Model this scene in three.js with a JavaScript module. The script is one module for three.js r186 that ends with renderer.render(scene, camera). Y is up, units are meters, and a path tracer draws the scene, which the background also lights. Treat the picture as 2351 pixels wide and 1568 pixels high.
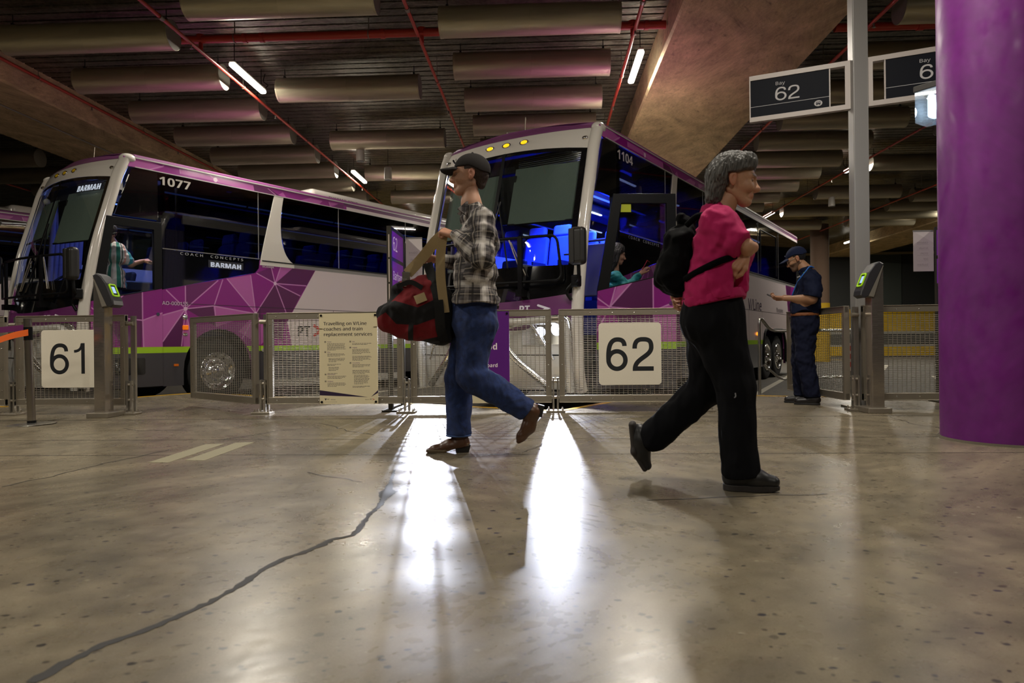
import * as THREE from 'three';
import { mergeGeometries } from 'three/addons/utils/BufferGeometryUtils.js';
import { RoundedBoxGeometry } from 'three/addons/geometries/RoundedBoxGeometry.js';
import { RectAreaLightUniformsLib } from 'three/addons/lights/RectAreaLightUniformsLib.js';
import { createNoise3D, createNoise2D } from 'simplex-noise';

// ---------------------------------------------------------------- camera, sky, exposure
const scene = new THREE.Scene();
scene.background = new THREE.Color(0, 0, 0);            // an underground bus hall: no sky reaches it
const camera = new THREE.PerspectiveCamera(2 * Math.atan(784 / 1567) * 180 / Math.PI, 2351 / 1568, 0.05, 120);
camera.position.set(0, 0.72, 0);
camera.rotation.order = 'YXZ';
camera.rotation.set(0, THREE.MathUtils.degToRad(2.7), -0.0105);
camera.focus = 7.5; camera.userData.fStop = 4;
const renderer = new THREE.WebGLRenderer({ antialias: true });
renderer.toneMapping = THREE.LinearToneMapping;
renderer.toneMappingExposure = 1.35;
renderer.shadowMap.enabled = true;
RectAreaLightUniformsLib.init();

const LAMP = { color: 0xfff7e8, power: 320, glow: 4.5 };             // fluorescent battens under the deck
const HEADLAMP = { color: 0xe6ecff, power: 36, glow: 20 };         // dipped beams of the right-hand coach
const SALOON = { color: 0x2440ff, power: 750, glow: 5 };             // blue saloon light of the right-hand coach

// ---------------------------------------------------------------- small helpers
let seed = 7;
const rnd = () => { seed = (seed * 1664525 + 1013904223) >>> 0; return seed / 4294967296; };
const rr = (a, b) => a + (b - a) * rnd();
const n3 = createNoise3D(rnd), n2 = createNoise2D(rnd);
const V = (x, y, z) => new THREE.Vector3(x, y, z);
const col = (h) => new THREE.Color(h);
function MG(list) {
  const out = [];
  for (const g of [].concat(list).flat(9)) {
    const h = g.index ? g.toNonIndexed() : g.clone();
    for (const k of Object.keys(h.attributes)) if (!['position', 'normal', 'uv', 'color'].includes(k)) h.deleteAttribute(k);
    if (!h.attributes.uv) h.setAttribute('uv', new THREE.BufferAttribute(new Float32Array(h.attributes.position.count * 2), 2));
    if (!h.attributes.normal) h.computeVertexNormals();
    out.push(h);
  }
  return out.length === 1 ? out[0] : mergeGeometries(out);
}
function bx(w, h, d, x = 0, y = 0, z = 0, ry = 0) { const g = new THREE.BoxGeometry(w, h, d); if (ry) g.rotateY(ry); return g.translate(x, y, z); }
function rbx(w, h, d, r, x = 0, y = 0, z = 0) { return new RoundedBoxGeometry(w, h, d, 2, r).translate(x, y, z); }
function cyl(a, b, r, seg = 12, r2 = r) {
  const d = b.clone().sub(a), g = new THREE.CylinderGeometry(r2, r, d.length(), seg);
  g.applyQuaternion(new THREE.Quaternion().setFromUnitVectors(V(0, 1, 0), d.normalize()));
  return g.translate((a.x + b.x) / 2, (a.y + b.y) / 2, (a.z + b.z) / 2);
}
function sph(x, y, z, r, s = 10, sx = 1, sy = 1, sz = 1) { return new THREE.SphereGeometry(r, s, Math.max(6, s * 0.7 | 0)).scale(sx, sy, sz).translate(x, y, z); }
function tube(pts, r, n = 24, seg = 8, tension = 0.5) { return new THREE.TubeGeometry(new THREE.CatmullRomCurve3(pts.map((p) => V(...p)), false, 'catmullrom', tension), n, r, seg); }
// a bar along straight runs with rounded corners
function bend(pts, r, corner = 0.06, seg = 8) {
  const P = pts.map((p) => V(...p)), path = new THREE.CurvePath();
  let last = P[0];
  for (let i = 1; i < P.length - 1; i++) {
    const a = P[i].clone().add(P[i - 1].clone().sub(P[i]).setLength(Math.min(corner, P[i].distanceTo(P[i - 1]) / 2.1)));
    const b = P[i].clone().add(P[i + 1].clone().sub(P[i]).setLength(Math.min(corner, P[i].distanceTo(P[i + 1]) / 2.1)));
    path.add(new THREE.LineCurve3(last, a)); path.add(new THREE.QuadraticBezierCurve3(a, P[i], b)); last = b;
  }
  path.add(new THREE.LineCurve3(last, P[P.length - 1]));
  return new THREE.TubeGeometry(path, P.length * 12, r, seg);
}
function ext(pts, depth, bevel = 0, holes = []) {
  const s = new THREE.Shape(pts.map((p) => new THREE.Vector2(...p)));
  for (const h of holes) s.holes.push(h.isPath ? h : new THREE.Path(h.map((p) => new THREE.Vector2(...p))));
  return new THREE.ExtrudeGeometry(s, { depth, bevelEnabled: bevel > 0, bevelSize: bevel, bevelThickness: bevel, bevelSegments: 2, curveSegments: 16 });
}
function rrect(w, h, r, n = 5) {                                     // rounded rectangle outline about 0,0
  const p = [];
  for (const [sx, sy, a0] of [[1, -1, -90], [1, 1, 0], [-1, 1, 90], [-1, -1, 180]]) for (let i = 0; i <= n; i++) {
    const a = (a0 + 90 * i / n) * Math.PI / 180; p.push([sx * (w / 2 - r) + r * Math.cos(a), sy * (h / 2 - r) + r * Math.sin(a)]);
  }
  return p;
}
const names = new Map();
function numbered(n) { const k = names.get(n) ?? 0; names.set(n, k + 1); return k ? n + '_' + String(k).padStart(3, '0') : n; }
function part(name, geo, m, parent) {
  const o = new THREE.Mesh(MG(geo), m); o.name = name; o.castShadow = o.receiveShadow = true; parent.add(o); return o;
}
function tag(o, label, category, group, kind) {
  Object.assign(o.userData, label ? { label } : {}, category ? { category } : {}, group ? { group } : {}, kind ? { kind } : {}); return o;
}
function thing(name, label, category, [x, y, z] = [0, 0, 0], ry = 0, group) {
  const o = new THREE.Group(); o.name = numbered(name); o.position.set(x, y, z); o.rotation.y = ry; scene.add(o); return tag(o, label, category, group);
}
function single(name, label, category, geo, m, group) { const o = part(numbered(name), geo, m, scene); return tag(o, label, category, group); }
function struct(name, geo, m, label) { const o = part(numbered(name), geo, m, scene); return tag(o, label, null, null, 'structure'); }
function copyOf(o, label, name) { const c = o.clone(); c.userData = { ...o.userData, label }; c.name = numbered(name ?? o.name.replace(/_\d{3}$/, '')); scene.add(c); return c; }

// ---------------------------------------------------------------- textures
function canvasTex(w, h, draw) {
  const c = document.createElement('canvas'); c.width = w; c.height = h; draw(c.getContext('2d'), w, h);
  const t = new THREE.CanvasTexture(c); t.colorSpace = THREE.SRGBColorSpace; t.wrapS = t.wrapT = THREE.RepeatWrapping; t.anisotropy = 8; return t;
}
function noiseTex(size, f, srgb = false) {                           // f(u, v) -> 0..1 or [r, g, b]
  const d = new Uint8Array(size * size * 4);
  for (let y = 0, i = 0; y < size; y++) for (let x = 0; x < size; x++, i += 4) {
    const v = f(x / size, y / size), a = Array.isArray(v) ? v : [v, v, v];
    for (let c = 0; c < 3; c++) d[i + c] = Math.max(0, Math.min(255, a[c] * 255)); d[i + 3] = 255;
  }
  const t = new THREE.DataTexture(d, size, size); t.wrapS = t.wrapT = THREE.RepeatWrapping; t.magFilter = THREE.LinearFilter; t.minFilter = THREE.LinearMipmapLinearFilter;
  if (srgb) t.colorSpace = THREE.SRGBColorSpace; t.needsUpdate = true; return t;
}
const tn = (u, v, f, o = 0) => {                                     // noise that repeats over 0..1
  const a = 2 * Math.PI, r = f / a; return n3(Math.cos(u * a) * r + o, Math.sin(u * a) * r + Math.cos(v * a) * r * 1.01, Math.sin(v * a) * r + o * 2);
};
const fbm = (u, v, f, o = 0) => 0.5 * tn(u, v, f, o) + 0.28 * tn(u, v, f * 2.1, o + 5) + 0.15 * tn(u, v, f * 4.3, o + 9) + 0.07 * tn(u, v, f * 9, o + 13);
const rep = (t, x, y) => { const c = t.clone(); c.repeat.set(x, y); c.needsUpdate = true; return c; };
const std = (p) => new THREE.MeshStandardMaterial(p), phy = (p) => new THREE.MeshPhysicalMaterial(p);
const glowMat = (c, i) => std({ color: 0x111111, emissive: c, emissiveIntensity: i, roughness: 0.6 });

const roughNoise = noiseTex(256, (u, v) => 0.62 + 0.3 * fbm(u, v, 6, 1));
const fineNoise = noiseTex(256, (u, v) => 0.5 + 0.5 * fbm(u, v, 24, 2));
const brushed = noiseTex(256, (u, v) => 0.5 + 0.32 * tn(u, v * 0.999, 3, 4) * 0.4 + 0.3 * n2(u * 3, v * 120));
const weave = noiseTex(128, (u, v) => 0.5 + 0.25 * Math.sin(u * 2 * Math.PI * 24) + 0.25 * Math.sin(v * 2 * Math.PI * 24));
const plain = (c, roughness = 0.6, extra = {}) => std({ color: c, roughness, ...extra });

const M = {
  steel: std({ color: new THREE.Color(0.36, 0.32, 0.255), metalness: 0.8, roughness: 0.42 }),
  steelBright: std({ color: new THREE.Color(0.62, 0.60, 0.56), metalness: 0.95, roughness: 0.24 }),
  chrome: std({ color: new THREE.Color(0.8, 0.8, 0.8), metalness: 1, roughness: 0.14 }),
  wire: std({ color: new THREE.Color(0.40, 0.37, 0.31), metalness: 0.75, roughness: 0.42 }),
  black: phy({ color: 0x060607, roughness: 0.45, specularIntensity: 0.4 }), blackMatt: plain(0x101010, 0.85), rubber: plain(0x121213, 0.8), darkGrey: plain(0x2a2a2c, 0.55),
  grey: plain(0x74716c, 0.5), white: plain(0xe0dcd2, 0.35), cream: plain(0xcfc4a6, 0.5), greyPaint: plain(0x77736f, 0.38),
  red: plain(0x8c1a12, 0.35), fitting: std({ color: 0x8a8378, metalness: 0.6, roughness: 0.4 }),
};
const CRACK = [[-1.107, -1.412], [-1.092, -1.497], [-1.067, -1.598], [-1.015, -1.674], [-0.982, -1.756], [-0.941, -1.861], [-0.912, -2.016], [-0.908, -2.134], [-0.879, -2.243], [-0.834, -2.324], [-0.8, -2.405], [-0.789, -2.469], [-0.724, -2.526], [-0.724, -2.615], [-0.741, -2.85], [-0.732, -2.963], [-0.763, -3.267], [-0.855, -3.826]];
const CRACKS = [[[-2.793, -3.369], [-2.725, -3.65], [-2.712, -4.039], [-2.619, -4.289], [-2.586, -4.589]], [[-2.459, -5.021], [-2.314, -5.302], [-2.191, -5.616], [-1.921, -5.751]], [[-2.036, -6.098], [-1.615, -5.542], [-1.331, -5.273]], [[-1.343, -3.753], [-1.159, -3.641], [-0.952, -3.492]], [[0.462, -3.089], [0.891, -3.175], [1.301, -3.22]], [[3.116, -6.351], [3.056, -5.8], [3.118, -5.543]], [[-3.666, -5.754], [-3.379, -5.6], [-3.066, -5.646]], [[0.128, -5.231], [-0.147, -4.418], [-0.547, -4.226]]];
const TAPES = [[-2.437, -4.081], [-2.247, -4.155]];
// ---------------------------------------------------------------- floor of the concourse, kerb, carriageway
const KERB = [[-26, -9.6], [-13.1, -8.8], [-11.8, -10.9], [-6.47, -7.9], [-5.2, -10.0], [0.15, -7.03], [1.4, -9.1], [2.69, -8.8], [3.29, -8.62], [6.2, -7.5], [7.5, -9.6], [26, -9.6]];
{
  const chips = (ctx, n, S, tones, r0, r1, a) => {
    for (let i = 0; i < n; i++) {
      const x = rnd() * S, y = rnd() * S, r = r0 + (r1 - r0) * Math.pow(rnd(), 2.6), k = 5 + (rnd() * 4 | 0), t0 = rnd() * 7, sq = rr(0.45, 1);
      ctx.fillStyle = tones[rnd() * tones.length | 0]; ctx.globalAlpha = rr(a * 0.4, a);
      for (const ox of [-S, 0, S]) for (const oy of [-S, 0, S]) {
        if (x + ox < -30 || x + ox > S + 30 || y + oy < -30 || y + oy > S + 30) continue;
        ctx.beginPath();
        for (let j = 0; j < k; j++) { const q = t0 + j / k * 6.283, rad = r * (0.7 + 0.3 * Math.sin(j * 5.1 + i)); ctx.lineTo(x + ox + Math.cos(q) * rad, y + oy + Math.sin(q) * rad * sq); }
        ctx.fill();
      }
    }
    ctx.globalAlpha = 1;
  };
  const S = 2048;
  const mott = noiseTex(256, (u, v) => { const a = fbm(u, v, 7, 21), b = fbm(u, v, 22, 33); const k = 0.485 + 0.09 * a + 0.09 * b; return [k * 0.94, k * 0.86, k * 0.71]; });
  const terrazzo = canvasTex(S, S, (ctx) => {
    const src = mott.image, im = ctx.createImageData(S, S), N = 256;
    for (let y = 0; y < S; y++) for (let x = 0; x < S; x++) {
      const fx = x / S * N, fy = y / S * N, x0 = fx | 0, y0 = fy | 0, ax = fx - x0, ay = fy - y0, i = (y * S + x) * 4, g = (rnd() - 0.5) * 16;
      for (let c = 0; c < 3; c++) {
        const p = (xx, yy) => src.data[(((yy) % N) * N + ((xx) % N)) * 4 + c];
        im.data[i + c] = (p(x0, y0) * (1 - ax) + p(x0 + 1, y0) * ax) * (1 - ay) + (p(x0, y0 + 1) * (1 - ax) + p(x0 + 1, y0 + 1) * ax) * ay + g;
      }
      im.data[i + 3] = 255;
    }
    ctx.putImageData(im, 0, 0);
    chips(ctx, 9000, S, ['#5d5648', '#7d765f', '#514b40', '#8a8470'], 1.6, 6, 0.5);
    chips(ctx, 6500, S, ['#201f22', '#28241f', '#2c2a33', '#1c1815', '#363028'], 1.4, 7.5, 0.85);
    chips(ctx, 700, S, ['#a8a188', '#9c947a', '#b4ad96'], 1.5, 5, 0.8);
  });
  const gloss = noiseTex(512, (u, v) => 0.52 + 0.07 * fbm(u, v, 9, 40) + 0.08 * fbm(u, v, 60, 44));
  const floorMat = std({ map: rep(terrazzo, 1 / 5, 1 / 5), roughness: 0.56, roughnessMap: rep(gloss, 1 / 4, 1 / 4) });
  const outline = [[-26, 9], ...KERB, [26, 9]].map(([x, z]) => [x, -z]).reverse();
  const floor = struct('floor', ext(outline, 0.24).rotateX(-Math.PI / 2).translate(0, -0.24, 0), floorMat, 'polished speckled concrete concourse floor');
  floor.castShadow = false;
  // yellow painted kerb edge, one length for each straight run
  const yel = std({ color: 0xc79a12, roughness: 0.55, roughnessMap: roughNoise });
  for (let i = 0; i < KERB.length - 1; i++) {
    const [a, b] = [KERB[i], KERB[i + 1]], L = Math.hypot(b[0] - a[0], b[1] - a[1]);
    part('kerb_edge', bx(L, 0.05, 0.07, 0, 0, 0, -Math.atan2(b[1] - a[1], b[0] - a[0])).translate((a[0] + b[0]) / 2, -0.021, (a[1] + b[1]) / 2 + 0.02), yel, floor);
  }
  // saw-cut joints, filled cracks and tape marks that lie in the slab
  const ribbon = (pts, w, y = 0.0012) => {
    const pos = [], n = pts.length;
    const at = (i) => {
      const p = pts[Math.max(0, i - 1)], q = pts[Math.min(n - 1, i + 1)], dx = q[0] - p[0], dz = q[1] - p[1], l = Math.hypot(dx, dz) || 1, h = (typeof w === 'function' ? w(i / (n - 1), i) : w) / 2;
      return [[pts[i][0] - dz / l * h, pts[i][1] + dx / l * h], [pts[i][0] + dz / l * h, pts[i][1] - dx / l * h]];
    };
    for (let i = 0; i < n - 1; i++) { const [a, b] = at(i), [c, d] = at(i + 1); pos.push(a[0], y, a[1], c[0], y, c[1], b[0], y, b[1], b[0], y, b[1], c[0], y, c[1], d[0], y, d[1]); }
    const g = new THREE.BufferGeometry(); g.setAttribute('position', new THREE.Float32BufferAttribute(pos, 3));
    g.computeVertexNormals();
    if (g.attributes.normal.array[1] < 0) { const p = g.attributes.position.array; for (let i = 0; i < p.length; i += 9) for (let k = 0; k < 3; k++) { const t = p[i + 3 + k]; p[i + 3 + k] = p[i + 6 + k]; p[i + 6 + k] = t; } g.computeVertexNormals(); }
    return g;
  };
  const wob = (pts, step = 0.04, amp = 0.012, f = 6) => {
    const out = [];
    for (let i = 0; i < pts.length - 1; i++) {
      const [a, b] = [pts[i], pts[i + 1]], L = Math.hypot(b[0] - a[0], b[1] - a[1]), n = Math.max(1, L / step | 0);
      for (let k = 0; k < n; k++) { const t = k / n, x = a[0] + (b[0] - a[0]) * t, z = a[1] + (b[1] - a[1]) * t; out.push([x + amp * n2(x * f, z * f), z + amp * n2(z * f + 40, x * f)]); }
    }
    out.push(pts[pts.length - 1]); return out;
  };
  const filler = plain(0x1d1914, 0.6), joint = plain(0x2a251e, 0.6), tape = plain(0x8c8468, 0.6);
  part('crack_filler', ribbon(wob(CRACK, 0.02, 0.004, 30), (t, i) => (0.022 + 0.018 * Math.max(0, n2(i * 0.05, 3)) + 0.05 * Math.exp(-Math.pow((t - 0.745) / 0.035, 2)) + 0.012 * n2(i * 0.4, 8)) * (t > 0.84 ? 0.75 : 1)), filler, floor);
  for (const c of CRACKS) part('hairline_crack', ribbon(wob(c, 0.05, 0.02, 4), 0.009), joint, floor);
  for (const z of [-6.42, -5.05, -4.35]) part('saw_cut_joint', ribbon([[-24, z + 0.05], [-8, z], [0, z], [8, z - 0.04], [24, z]], z < -6 ? 0.016 : 0.008), joint, floor);
  part('saw_cut_joint', ribbon([[-7.5, -6.42], [-7.5, 8]], 0.008), joint, floor);
  for (const [x, z] of TAPES) part('floor_tape', ext([[x, -z], [x + 0.13, -z - 0.01], [x + 0.115, -z + 0.77], [x - 0.015, -z + 0.74]], 0.0015).rotateX(-Math.PI / 2), tape, floor);

  // carriageway, 0.2 m lower
  const asphalt = noiseTex(512, (u, v) => { const k = 0.29 + 0.06 * fbm(u, v, 8, 60) + 0.09 * fbm(u, v, 80, 61); return [k * 1.02, k * 0.95, k * 0.83]; }, true);
  const road = struct('floor', bx(52, 0.2, 34, 0, -0.3, -21).toNonIndexed(), std({ map: rep(asphalt, 26, 17), roughness: 0.75, bumpMap: rep(fineNoise, 60, 40), bumpScale: 0.004 }), 'asphalt bus carriageway beyond the kerb');
  const paint = plain(0xb9b3a2, 0.7), yellowPaint = plain(0xb28e18, 0.7);
  const bar = (x0, z0, x1, z1, w, m) => part('road_line', ribbon([[x0, z0], [x1, z1]], w, -0.198), m, road);
  bar(3.1, -10.6, 7.4, -20.2, 0.12, paint); bar(9.6, -19.9, 11.6, -23.7, 0.14, paint); bar(8.2, -14.5, 9.2, -16.6, 0.12, paint); bar(-3.2, -12.6, -0.2, -17.5, 0.12, paint); bar(5.0, -11.2, 6.0, -9.8, 0.1, yellowPaint); bar(12, -29.5, 24, -29.5, 0.3, yellowPaint);
}

// ---------------------------------------------------------------- ceiling: ribbed steel deck, concrete band beams
const BEAMS = [[-23.1, -20.9], [-10.65, -8.45], [1.75, 4.0], [14.2, 16.45]];
{
  const spangle = noiseTex(512, (u, v) => { const k = 0.42 + 0.10 * fbm(u, v, 6, 70) + 0.10 * fbm(u, v * 1.0, 30, 71); return [k * 1.0, k * 0.96, k * 0.86]; }, true);
  const ripple = noiseTex(512, (u, v) => 0.5 + 0.35 * tn(u * 1, v, 3, 72) + 0.15 * tn(u, v, 9, 73));
  const deckMat = std({ map: rep(spangle, 0.5, 0.5), metalness: 0.75, roughness: 0.36, bumpMap: rep(ripple, 0.7, 2.2), bumpScale: 0.012 });
  const prof = [];                                                     // one rib every 0.2 m along z
  for (let z = 8; z > -37; z -= 0.2) prof.push([z, 0], [z - 0.155, 0], [z - 0.162, 0.03], [z - 0.19, 0.03], [z - 0.197, 0]);
  const pos = [], uv = [], X0 = -25, X1 = 25, NX = 10;
  for (let i = 0; i < prof.length - 1; i++) for (let k = 0; k < NX; k++) {
    const xa = X0 + (X1 - X0) * k / NX, xb = X0 + (X1 - X0) * (k + 1) / NX, [za, ya] = prof[i], [zb, yb] = prof[i + 1];
    const q = [[xa, 5.35 + ya, za], [xb, 5.35 + yb, zb], [xa, 5.35 + yb, zb], [xa, 5.35 + ya, za], [xb, 5.35 + ya, za], [xb, 5.35 + yb, zb]].reverse();
    for (const p of q) { pos.push(...p); uv.push(p[0], p[2]); }
  }
  const g = new THREE.BufferGeometry(); g.setAttribute('position', new THREE.Float32BufferAttribute(pos, 3)); g.setAttribute('uv', new THREE.Float32BufferAttribute(uv, 2)); g.computeVertexNormals();
  const ceiling = struct('ceiling', g, deckMat, 'ribbed galvanised steel deck ceiling');
  part('slab', bx(52, 0.25, 47, 0, 5.53, -14), plain(0x55504a, 0.9), ceiling);
  const board = noiseTex(1024, (u, v) => {
    const k = 0.72 + 0.13 * fbm(u, v, 5, 80) + 0.07 * fbm(u, v * 0.5, 40, 81) + 0.05 * fbm(u, v, 90, 85) - 0.16 * Math.max(0, fbm(u, v, 16, 82) - 0.32) * 2; return [k * 1.02, k * 0.90, k * 0.68];
  }, true);
  const pits = noiseTex(512, (u, v) => 0.6 + 0.25 * fbm(u, v, 30, 83) - (fbm(u, v, 60, 84) > 0.5 ? 0.4 : 0));
  const beamMat = std({ map: rep(board, 0.4, 0.25), roughness: 0.82, bumpMap: rep(pits, 0.5, 0.5), bumpScale: 0.006 });
  const labels = ['concrete band beam at the far left behind the other beam', 'concrete band beam over the left coach', 'broad concrete band beam over the right coach', 'distant concrete band beam on the right'];
  BEAMS.forEach(([a, b], i) => {
    // chamfered section along z, uv in metres
    const s = ext([[a, 5.42], [a + 0.02, 4.93], [a + 0.05, 4.9], [b - 0.05, 4.9], [b - 0.02, 4.93], [b, 5.42]].reverse(), 44).translate(0, 0, -36);
    const p = s.attributes.position, u = s.attributes.uv;
    for (let k = 0; k < p.count; k++) u.setXY(k, p.getX(k) + p.getY(k), p.getZ(k));
    struct('ceiling_beam', s, beamMat, labels[i]);
  });
  // enclosing walls
  const wallMat = plain(0x3a3936, 0.9), conc = std({ color: 0x6d675c, roughness: 0.9, map: rep(board, 0.3, 0.3) });
  struct('wall_left', bx(0.3, 6, 47, -25.1, 2.6, -14), wallMat, 'dark wall on the far left side');
  struct('wall_right', bx(0.3, 6, 47, 25.1, 2.6, -14), wallMat, 'dark wall on the far right side');
  struct('wall_front', bx(50.4, 6, 0.3, 0, 2.6, 8.6), conc, 'concourse wall behind the viewer');
  const back = struct('wall_back', bx(50.4, 6, 0.3, 0, 2.6, -36.2), std({ color: 0x3b3d3b, roughness: 0.8, bumpMap: rep(brushed, 20, 3), bumpScale: 0.01 }), 'dark grey wall closing the bus hall');
  const yb = plain(0xe0b400, 0.6), wl = plain(0xa9a79c, 0.6), gb = plain(0x55554f, 0.7);
  part('yellow_band', bx(42, 1.15, 0.08, 4, 1.62, -36.02), yb, back);
  part('white_band', bx(42, 0.13, 0.09, 4, 0.98, -36.02), wl, back);
  part('grey_band', bx(42, 0.55, 0.08, 4, 0.64, -36.02), gb, back);
  part('white_band', bx(42, 0.1, 0.09, 4, 0.32, -36.02), wl, back);
  part('yellow_kerb', bx(42, 0.47, 0.3, 4, 0.03, -35.9), yb, back);
  for (let i = 0; i < 16; i++) part('wall_panel', bx(2.35, 2.7, 0.06, -14 + i * 2.4, 3.65, -36.03), i % 4 === 1 ? plain(0x4a504a, 0.7) : plain(0x323432, 0.7), back);
  part('wall_capping', bx(42, 0.12, 0.1, 4, 5.06, -36), plain(0x9c8c66, 0.7), back);
  struct('trim_1', bx(0.5, 3.2, 0.12, 14.2, 1.4, -35.8), plain(0xb8b4a4, 0.6), 'white painted pier on the back wall');
}

// ---------------------------------------------------------------- round columns
{
  const worn = noiseTex(512, (u, v) => { const k = 0.5 + 0.05 * fbm(u, v, 6, 90) + 0.03 * fbm(u, v, 30, 95); return [k * 0.80, k * 0.19, k * 0.86]; }, true);
  const cPaint = phy({ map: rep(worn, 1, 2), roughness: 0.75, roughnessMap: rep(roughNoise, 2, 3), bumpMap: rep(roughNoise, 2, 4), bumpScale: 0.0012 });
  const c = struct('column', new THREE.CylinderGeometry(0.405, 0.405, 5.4, 64, 1).translate(0, 2.7, 0), cPaint, 'round purple painted column at the right edge');
  c.position.set(3.232, 0, -4.93);
  part('base_ring', new THREE.CylinderGeometry(0.415, 0.43, 0.014, 64).translate(0, 0.007, 0), plain(0x4b4436, 0.9), c);
  const brown = std({ color: 0x6b5544, roughness: 0.8 }), yb = plain(0xc09a14, 0.6);
  for (const [x, z, r, l] of [[10.9, -27.5, 0.34, 'round brown column with a yellow base far behind the staff man'], [-2.4, -27.5, 0.34, 'round brown column with a yellow base hidden behind the coaches']]) {
    const k = struct('column', new THREE.CylinderGeometry(r, r, 5.4, 32).translate(0, 2.5, 0), brown, l); k.position.set(x, 0, z);
    part('yellow_base', new THREE.CylinderGeometry(r + 0.012, r + 0.012, 2.3, 32).translate(0, 0.95, 0), yb, k);
  }
}
// ---------------------------------------------------------------- fluorescent battens, each a fitting and an area light of its size
{
  const glow = glowMat(LAMP.color, LAMP.glow), can = plain(0xc8c4ba, 0.5);
  const rowNames = new Map([[-17.17, 'far left'], [-10.97, 'left'], [-4.72, 'centre-left'], [1.48, 'centre-right beside the broad beam'], [7.8, 'right'], [13.6, 'far right']]);
  const zNames = new Map([[2.4, 'behind the viewer'], [-4.2, 'over the concourse'], [-10.8, 'nearest to the fence'], [-17.4, 'second from the fence'], [-24.1, 'third from the fence'], [-30.9, 'deepest in the hall']]);
  for (const [x, rn] of rowNames) for (const [z, zn] of zNames) {
    if ((x < -17) || (x < -10 && z > -20 && z < -5) || (x > 13 && z > -20) || (x > 7 && z > -12 && z < -9) || (z > 0 && (x < -5 || x > 2))) continue;   // not lit in the photograph
    const t = thing('batten_light', `white fluorescent batten, ${zn}, ${rn} row`, 'light', [x, 5.0, z], 0);
    part('housing', rbx(0.09, 0.035, 1.22, 0.015, 0, 0.045, 0), can, t);
    part('diffuser', rbx(0.105, 0.07, 1.2, 0.03, 0, 0, 0), glow, t);
    part('hanger', cyl(V(0, 0.06, -0.5), V(0, 0.36, -0.5), 0.006, 6), M.black, t); part('hanger', cyl(V(0, 0.06, 0.5), V(0, 0.36, 0.5), 0.006, 6), M.black, t);
    part('cable', [tube([[0, 0.05, -0.58], [0.05, 0.14, -0.66], [-0.02, 0.2, -0.64], [0, 0.34, -0.66]], 0.007, 12, 6)], M.black, t);
    const l = new THREE.RectAreaLight(LAMP.color, z > 0 ? LAMP.power * 0.7 : LAMP.power, 0.1, 1.2); l.position.set(0, -0.04, 0); l.rotation.x = -Math.PI / 2; l.castShadow = true; t.add(l);
    l.name = 'batten_glow';
  }
}
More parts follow.
